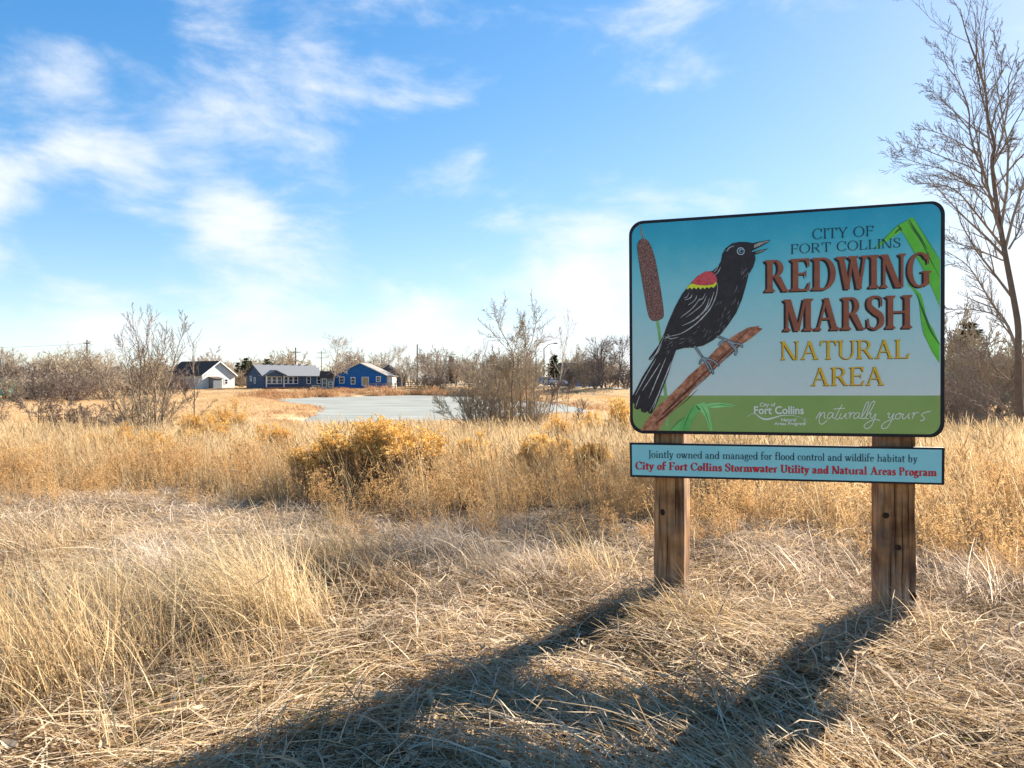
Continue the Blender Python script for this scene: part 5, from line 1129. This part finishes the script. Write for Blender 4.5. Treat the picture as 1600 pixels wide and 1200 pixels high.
for a in [(590, 646, 7.6, 1.3, 'large dark based rabbitbrush with ochre heads left of centre', 301, 330), (650, 654, 8.2, .7, 'upright rabbitbrush behind the right of the large one', 302, 150), (495, 684, 7.8, .8, 'small rabbitbrush at the left of the large one', 303, 130), (735, 676, 8.8, .7, 'rabbitbrush right of the large one among leaning stalks', 304, 150),
          (850, 680, 8.8, .9, 'pale rabbitbrush below the pondside tree', 305, 180), (925, 690, 8.4, .6, 'small rabbitbrush left of the lower sign panel', 306, 110), (975, 614, 13.5, 1.1, 'tall rabbitbrush touching the left edge of the sign', 307, 170), (880, 646, 15, 1.2, 'rabbitbrush right of the pondside tree', 308, 130),
          (300, 640, 13.0, 1.4, 'rabbitbrush right of the many stemmed tree', 309, 150), (365, 620, 20, 1.9, 'rabbitbrush in front of the pale gabled house', 310, 150), (185, 666, 12, 1.5, 'low rabbitbrush left below the many stemmed tree', 311, 140), (255, 676, 10.5, 1.0, 'small rabbitbrush below the many stemmed tree', 312, 100), (435, 660, 10.5, 1.2, 'thin rabbitbrush between the sapling and the large rabbitbrush', 313, 110), (930, 640, 19, 1.6, 'spreading rabbitbrush low by the end of the pond', 314, 130)]:
    rabbitbrush(*a)

# ---------------------------------------------------------------- houses, poles, fence, cars beyond the pond
def two(c1_, c2_): return [c1_, c2_]
M_white = surf('white_trim_paint', [lin(214, 214, 210), lin(228, 227, 222)], scale=3)
M_glass = flat('dark_window_glass', lin(26, 32, 40), rough=.08, spec=.6)
M_curtain = surf('tan_curtain', [lin(170, 140, 100), lin(190, 160, 120)], scale=4)
def roof_mat(name, a, b_): return surf(name, [a, b_], scale=5, rough=.9, stretch=(1, 1, 3))
M_roofgrey = roof_mat('grey_shingle', lin(104, 106, 110), lin(124, 125, 127))
M_roofbrown = roof_mat('dark_brown_shingle', lin(66, 52, 44), lin(96, 78, 66))
M_roofpale = roof_mat('pale_grey_shingle', lin(112, 106, 102), lin(136, 128, 122))
class House:
    """local frame: x along the front, y into the house, z up; gable = 'x' ridge along x, 'y' ridge along y"""
    def __init__(s, name, label, px, py, Y, ang, W, D, eave, ridge, gable, wall, roof, over=.45):
        p_ = at(px, py, Y); s.z = p_.z
        s.e = empty(name, (p_.x, p_.y, p_.z), label, 'house', rz=ang)
        s.W, s.D, s.ev, s.rg, s.g = W, D, eave, ridge, gable
        m_ = MB(); s.wallm, s.roofm = wall, roof
        if gable == 'x':
            prof = [(0, -.6), (D, -.6), (D, eave), (D / 2, ridge), (0, eave)]
            m_.prism(prof, -W / 2, W / 2, lambda q_, t_: (t_, q_[0], q_[1]))
        else:
            prof = [(-W / 2, -.6), (W / 2, -.6), (W / 2, eave), (0, ridge), (-W / 2, eave)]
            m_.prism(prof, 0, D, lambda q_, t_: (q_[0], t_, q_[1]))
        s.wall = m_.build('wall', wall, s.e)
        m_ = MB(); th = .16
        span = D if gable == 'x' else W; sl = (ridge - eave) / (span / 2); o_ = over
        pr = [(-o_, eave - sl * o_), (span / 2, ridge), (span + o_, eave - sl * o_), (span + o_, eave - sl * o_ + th), (span / 2, ridge + th), (-o_, eave - sl * o_ + th)]
        pr = [(a, b_ + .015) for a, b_ in pr]
        if gable == 'x': m_.prism(pr, -W / 2 - over, W / 2 + over, lambda q_, t_: (t_, q_[0], q_[1]))
        else: m_.prism(pr, -over, D + over, lambda q_, t_: (q_[0] - W / 2, t_, q_[1]))
        s.roof = m_.build('roof', roof, s.e)
    def fascia(s, mat, w=.22):
        over = .45; span = s.W if s.g == 'y' else s.D; sl = (s.rg - s.ev) / (span / 2)
        for sg in (-1, 1):
            m_ = MB()
            a = (sg * (span / 2 + over), s.ev - sl * over + .19); b_ = (0, s.rg + .19)
            q_ = [a, b_, (b_[0], b_[1] - w), (a[0], a[1] - w)]
            if s.g == 'y': m_.poly([(x, -over - .02, z) for x, z in q_])
            else:
                m_.poly([(-s.W / 2 - over - .02, x + s.D / 2, z) for x, z in q_])
            m_.build('fascia', mat, s.e)
    def window(s, x, z, w, h, face='f', bars=1, frame=.14, name='window', pane=None):
        def loc(u, v, d):
            if face == 'f': return (x + u, -d, z + v)
            return ((-s.W / 2 - d), x - u, z + v) if face == 'l' else ((s.W / 2 + d), x + u, z + v)
        m_ = MB()
        def bar(u0, v0, u1, v1):
            A = [loc(u0, v0, .06), loc(u1, v0, .06), loc(u1, v1, .06), loc(u0, v1, .06)]; B = [loc(u0, v0, 0), loc(u1, v0, 0), loc(u1, v1, 0), loc(u0, v1, 0)]
            m_.poly(A)
            for k in range(4): j = (k + 1) % 4; m_.poly([A[k], B[k], B[j], A[j]])
        bar(-w/2 - frame, -h/2 - frame, -w/2, h/2 + frame); bar(w/2, -h/2 - frame, w/2 + frame, h/2 + frame); bar(-w/2, h/2, w/2, h/2 + frame); bar(-w/2, -h/2 - frame, w/2, -h/2)
        for k in range(bars): v = -h/2 + h * (k + 1) / (bars + 1); bar(-w/2, v - .04, w/2, v + .04)
        o = m_.build(name, M_white, s.e)
        g_ = MB(); g_.poly([loc(-w/2, -h/2, .02), loc(w/2, -h/2, .02), loc(w/2, h/2, .02), loc(-w/2, h/2, .02)]); g_.build('pane', pane or M_glass, o)
        return o
m2 = .1406                                              # metres per photo pixel at 150 m
# pale barn-like house
hA = House('gabled_house', 'pale grey gabled house with dark brown roof, leftmost of the houses', 342, 607, 150, R(62), 8.4, 12, 3.0, 5.9, 'y',
           surf('pale_grey_siding', [lin(186, 188, 184), lin(200, 201, 196)], scale=2), M_roofbrown)
hA.fascia(M_white, .3)
m_ = MB(); m_.box(-2.6, -1.5, -.5, -.4, -.02, 2.1); sh = m_.build('lean_to', surf('grey_lean_to', [lin(96, 98, 100), lin(120, 122, 122)]), hA.e)
m_ = MB(); m_.prism([(-2.8, 2.12), (-.2, 2.12), (-.2, 2.25), (-2.8, 2.25)], -1.7, -.02, lambda q_, t_: (q_[0], t_, q_[1] + (t_ + 1.7) * .2)); m_.build('lean_to_roof', M_roofbrown, sh)
hA.window(1.9, 1.5, .7, 1.0)
# slate-blue ranch house
M_slate = surf('slate_blue_siding', [lin(62, 78, 98), lin(76, 92, 112)], scale=2)
hB = House('ranch_house', 'long slate blue house with grey roof and rows of white framed windows', 459, 606.5, 150, R(44), 13.8, 8.6, 2.75, 5.0, 'x', M_slate, M_roofgrey)
hB.fascia(surf('dark_fascia', [lin(60, 66, 76), lin(70, 76, 86)]), .25)
for x in (-5.6, -4.45, -3.3, -1.85, -.7, .45): hB.window(x, 1.75, .8, 1.35)
for x in (3.5, 6.0): hB.window(x, 1.75, .75, 1.35)
hB.window(6.2, 2.1, .6, .9, 'l', 1); hB.window(4.2, 1.7, .6, 1.1, 'l', 1)
m_ = MB(); m_.prism([(-6.5, 2.75), (-2.4, 2.75), (-2.4, 2.85), (-4.45, 3.75), (-6.5, 2.85)], -.6, 2.6, lambda q_, t_: (q_[0], t_, q_[1])); pg = m_.build('porch_gable', M_slate, hB.e)
m_ = MB()
m_.prism([(-6.95, 2.68), (-4.45, 3.8), (-1.95, 2.68), (-1.95, 2.84), (-4.45, 3.97), (-6.95, 2.84)], -.85, 2.8, lambda q_, t_: (q_[0], t_, q_[1])); m_.build('porch_roof', M_roofgrey, pg)
for x in (-6.4, -2.5):
    m_ = MB(); m_.box(x - .1, -.55, -.6, x + .1, -.35, 2.75); m_.build('porch_post', M_white, pg)
for x in np.linspace(-4.5, 5.2, 7):
    m_ = MB(); m_.box(x - .12, 4.1, 4.95, x + .12, 4.35, 5.4); m_.build('roof_vent', M_roofgrey, hB.roof)
m_ = MB(); m_.box(-6.7, -2.4, -.6, 2.4, -.02, .25); m_.build('deck', surf('brown_deck', [lin(84, 60, 48), lin(110, 80, 62)]), hB.e)
m_ = MB(); m_.prism([(3.9, .1), (4.0, .1), (4.0, .42), (5.5, .42), (5.5, .1), (5.6, .1), (5.6, .52), (3.9, .52)], -1.4, -.7, lambda q_, t_: (q_[0], t_, q_[1])); o = m_.build('patio_bench', M_white, None); o.parent = None
o.matrix_world = Matrix.Translation(hB.e.location) @ Matrix.Rotation(R(44), 4, 'Z'); tag(o, 'white patio bench in front of the slate blue house', 'bench')
# little shed between
hE = House('garden_shed', 'small white trimmed shed between the slate and the bright blue house', 511, 606, 149, R(8), 2.7, 3.0, 2.3, 3.5, 'x', surf('grey_siding', [lin(110, 114, 118), lin(128, 130, 132)]), M_roofbrown, .3)
hE.e['category'] = 'shed'
hE.window(-.55, 1.05, .75, 1.7, bars=1, name='door'); hE.window(.75, .75, .7, .9, bars=1)
# bright blue house
M_blue = surf('bright_blue_siding', [lin(24, 84, 146), lin(34, 98, 160)], scale=2)
hC = House('blue_house', 'bright blue house with wide gable end and pale grey roof', 563, 604.5, 150, R(-2), 11.4, 9, 2.5, 5.15, 'y', M_blue, M_roofpale)
hC.fascia(surf('pale_fascia', [lin(170, 164, 158), lin(190, 184, 178)]), .2)
hC.window(-4.1, 1.5, .9, 1.2); hC.window(-1.6, 1.35, .75, 1.3); hC.window(1.1, 1.2, 1.3, 1.75, bars=0, name='patio_door', pane=M_curtain); hC.window(4.0, 1.7, .8, .95)
m_ = MB(); m_.box(5.72, .5, -.5, 7.0, 5.0, 2.3); m_.build('side_porch', surf('cream_panel', [lin(200, 192, 178), lin(216, 208, 194)]), hC.e)
m_ = MB(); m_.prism([(5.7, 2.32), (7.3, 2.32), (7.3, 2.45), (5.7, 2.62)], .2, 5.3, lambda q_, t_: (q_[0], t_, q_[1])); m_.build('side_porch_roof', M_roofpale, hC.e)
# dark house behind
hD = House('dark_grey_house', 'dark grey gabled house with white trim behind the bright blue house', 607, 605, 172, R(14), 8.5, 8, 2.8, 5.7, 'y', surf('dark_grey_siding', [lin(70, 76, 82), lin(84, 90, 96)]), M_roofbrown)
hD.fascia(M_white, .2); hD.window(1.5, 1.6, .8, 1.2)
hF = House('brown_roof_house', 'low brown roofed house half hidden behind the roadside thicket', 905, 603, 158, R(-10), 9.5, 8, 2.9, 5.3, 'x', surf('blue_grey_siding', [lin(128, 136, 152), lin(144, 152, 166)]), roof_mat('mid_brown_shingle', lin(104, 90, 80), lin(128, 112, 100)))
hF.window(-2.4, 1.6, .9, 1.2); hF.window(1.6, 1.6, .9, 1.2)
# teal shed at the left edge
hT = House('teal_shed', 'teal shed peeping in at the left edge of the meadow', -8, 612, 100, R(10), 2.6, 2.5, 1.5, 2.2, 'x', surf('teal_panel', [lin(46, 150, 130), lin(64, 168, 146)]), roof_mat('teal_roof', lin(40, 130, 112), lin(52, 146, 126)), .2)
hT.e['category'] = 'shed'; hT.window(.6, .8, .5, .6)
# rail fence
M_rail = surf('grey_rail_wood', [lin(120, 108, 96), lin(150, 138, 122)], scale=6)
f0 = at(572, 607, 146); f1 = at(664, 605, 146); fd = (f1 - f0); fl_ = fd.length; fd.normalize()
fence = empty('rail_fence', f0, 'weathered three rail fence in front of the bright blue house', 'fence')
nfp = 7
for i in range(nfp):
    p_ = fd * fl_ * i / (nfp - 1); m_ = MB(); m_.box(p_.x - .08, p_.y - .08, -1.2, p_.x + .08, p_.y + .08, 1.15); m_.build('fence_post', M_rail, fence)
for z in (.25, .65, 1.02):
    for i in range(nfp - 1):
        a = fd * fl_ * i / (nfp - 1) + Vector((0, -.1, z)); b_ = fd * fl_ * (i + 1) / (nfp - 1) + Vector((0, -.1, z + rnd.uniform(-.05, .05)))
        m_ = MB(); m_.tube([a, b_], [.07, .07], 4); m_.build('rail', M_rail, fence)
# utility poles
M_pole = surf('dark_pole_wood', [lin(62, 52, 46), lin(84, 72, 64)], scale=3)
def pole(px, ytop, Y, arms, label, r=.17):
    x = (px - 800) / FPX * Y; zb = hgt(x, Y); zt = EYE + (HZ - ytop) / FPX * Y
    e = empty('utility_pole', (x, Y, zb), label, 'utility pole', 'utility poles on the skyline'); H = zt - zb
    m_ = MB(); m_.tube([(0, 0, -.3), (0, 0, H)], [r, r * .7], 8, cap=True); m_.build('shaft', M_pole, e)
    for dz, w in arms:
        m_ = MB(); m_.box(-w / 2, -.12, H - dz - .1, w / 2, .02, H - dz + .1); a = m_.build('crossarm', M_pole, e)
        for k in (-.47, -.2, .2, .47):
            m_ = MB(); m_.tube([(w * k, -.05, H - dz + .1), (w * k, -.05, H - dz + .4)], [.08, .05], 5); m_.build('insulator', M_pole, a)
    return Vector((x, Y, zt))
pA = pole(136, 531, 190, [(1.0, 1.8)], 'dark utility pole rising from the bushes on the left', .26)
pB = pole(462, 543, 230, [(1.6, 3.4), (4.6, 4.6)], 'tall utility pole with two crossarms behind the slate blue house', .28)
pC = pole(652, 538, 210, [], 'plain dark utility pole right of the bright blue house', .26)
pD = pole(502, 548, 300, [(1.0, 3.6), (3.2, 4.4)], 'faint distant utility pole behind the pale cottonwood', .22)
M_wire = flat('wire_black', lin(60, 62, 66))
def wire(a, b_, sag, label):
    m_ = MB(); pts = [a.lerp(b_, i / 14) - Vector((0, 0, sag * 4 * (i / 14) * (1 - i / 14))) for i in range(15)]
    m_.tube(pts, [.03] * 15, 4); o = m_.build('power_line', M_wire, None, tuple(pts[0])); tag(o, label, 'power line', 'power lines')
wire(pA - Vector((0, 0, 1)), pA + Vector((-75, 12, -1)), 1.0, 'thin power line running left from the left utility pole')
wire(pB - Vector((0, 0, 1.6)), pD - Vector((0, 0, 1)), 1.0, 'thin power line between the poles behind the slate house')
# street lamps
M_lamp = surf('dark_lamp_steel', [lin(70, 66, 62), lin(90, 86, 80)], scale=3, rough=.5)
def lamp(px, ytop, Y, arm_dx, arm_dz, label):
    x = (px - 800) / FPX * Y; zb = hgt(x, Y); H = EYE + (HZ - ytop) / FPX * Y - zb
    e = empty('street_lamp', (x, Y, zb), label, 'street lamp', 'street lamps along the far road')
    m_ = MB(); m_.tube([(0, 0, -.2), (0, 0, H)], [.14, .09], 8, cap=True); m_.build('pole', M_lamp, e)
    if arm_dx:
        m_ = MB(); m_.tube([(0, 0, H - .1), (arm_dx * .45, 0, H + arm_dz * .7), (arm_dx, 0, H + arm_dz)], [.07, .06, .05], 6); m_.build('arm', M_lamp, e)
        s_ = 1 if arm_dx > 0 else -1
        m_ = MB(); x0 = arm_dx; z0 = H + arm_dz
        m_.prism([(0, -.05), (.2 * s_, -.13), (.75 * s_, -.1), (.85 * s_, .0), (.6 * s_, .1), (.1 * s_, .08)], -.16, .16, lambda q_, t_: (x0 + q_[0], t_, z0 + q_[1])); m_.build('lamp_head', M_lamp, e)
lamp(850, 544, 125, 1.7, .9, 'tall street lamp with curved arm pointing right above the road')
lamp(837.5, 550, 150, -.7, .15, 'street lamp with short arm just left of the tall lamp')
lamp(697, 559, 175, 1.7, .9, 'far street lamp half hidden by trees right of the bright blue house')
# parked cars
M_tyre = surf('black_tyre', [lin(24, 24, 24), lin(36, 36, 36)]); M_rim = surf('grey_rim', [lin(120, 122, 124), lin(150, 150, 152)], metallic=.6, rough=.4)
def car(px, py, Y, ang, col, label, suv):
    p_ = at(px, py, Y); e = empty('parked_car', p_, label, 'car', 'cars beyond the road', rz=ang)
    pm_ = flat('car_paint', col, rough=.25, spec=.5)
    body = [(-2.2, .35), (2.2, .35), (2.25, .7), (2.1, .95), (1.0, 1.05), (-2.1, 1.05), (-2.25, .8)]
    top = [(-2.0, 1.05), (.95, 1.05), (.35, 1.68), (-1.7, 1.70)] if suv else [(-1.7, 1.05), (1.05, 1.05), (.35, 1.45), (-.9, 1.47)]
    m_ = MB(); m_.prism(body, -.88, .88, lambda q_, t_: (q_[0], t_, q_[1])); m_.build('body', pm_, e)
    m_ = MB(); m_.prism(top, -.74, .74, lambda q_, t_: (q_[0], t_, q_[1])); cb = m_.build('cabin', pm_, e)
    cx = sum(q_[0] for q_ in top) / 4; zc = sum(q_[1] for q_ in top) / 4
    ins = [(cx + (a - cx) * .86, zc + (b_ - zc) * .72) for a, b_ in top]
    for sy in (-1, 1):
        m_ = MB(); m_.poly([(a, sy * .755, b_) for a, b_ in ins]); m_.build('side_window', M_glass, cb)
        for x in (-1.35, 1.35):
            m_ = MB(); m_.tube([(x, sy * .72, .33), (x, sy * .92, .33)], [.33, .33], 14, cap=True); w_ = m_.build('wheel', M_tyre, e)
            m_ = MB(); m_.tube([(x, sy * .915, .33), (x, sy * .93, .33)], [.2, .2], 10, cap=True); m_.build('rim', M_rim, w_)
        m_ = MB(); m_.box(2.14, sy * .6 - .18, .72, 2.24, sy * .6 + .18, .86); m_.build('headlight', M_white, e)
car(852, 602.5, 132, R(60), lin(120, 132, 142), 'grey car parked at the foot of the tall street lamp', True)
car(868, 602.5, 133, R(25), lin(206, 208, 208), 'white car parked right of the tall street lamp', False)

# ---------------------------------------------------------------- far wood closing the horizon
N = 320
fx = rng.uniform(-1, 1, N); fy = rng.uniform(215, 420, N); P = np.column_stack([fx * fy * .95, fy]); P = P[np.abs(P[:, 0] - np.interp(P[:, 1], [215, 290, 420], [-5, -30, -70])) > 8]
class _W:
    def __init__(s, keys): s.keys = keys
    def mesh(s, name):
        T_, B_ = make_bare(*s.keys[0], **s.keys[1]); B_.v, off = T_.v + B_.v, len(T_.v); B_.f = T_.f + [tuple(i + off for i in f_) for f_ in B_.f]; B_.r = T_.r + B_.r; return B_.mesh(name)
scatter('far_wood', 'far off mass of leafless trees closing the horizon', [_W(((91, 7, 2, .25, .16, (12, 8, 5), .032), dict(forkt=.15, ratio=.55))), _W(((92, 7, 9, .6, .08, (8, 6, 4), .032), dict(forkt=.1, ratio=.48))), _W(((93, 7, 3, .35, .13, (10, 7, 5), .032), dict(forkt=.12, ratio=.52)))], M_twigtan, P, rng.uniform(0, 6.28, len(P)), rng.uniform(1.0, 1.75, len(P)), cat='woodland')
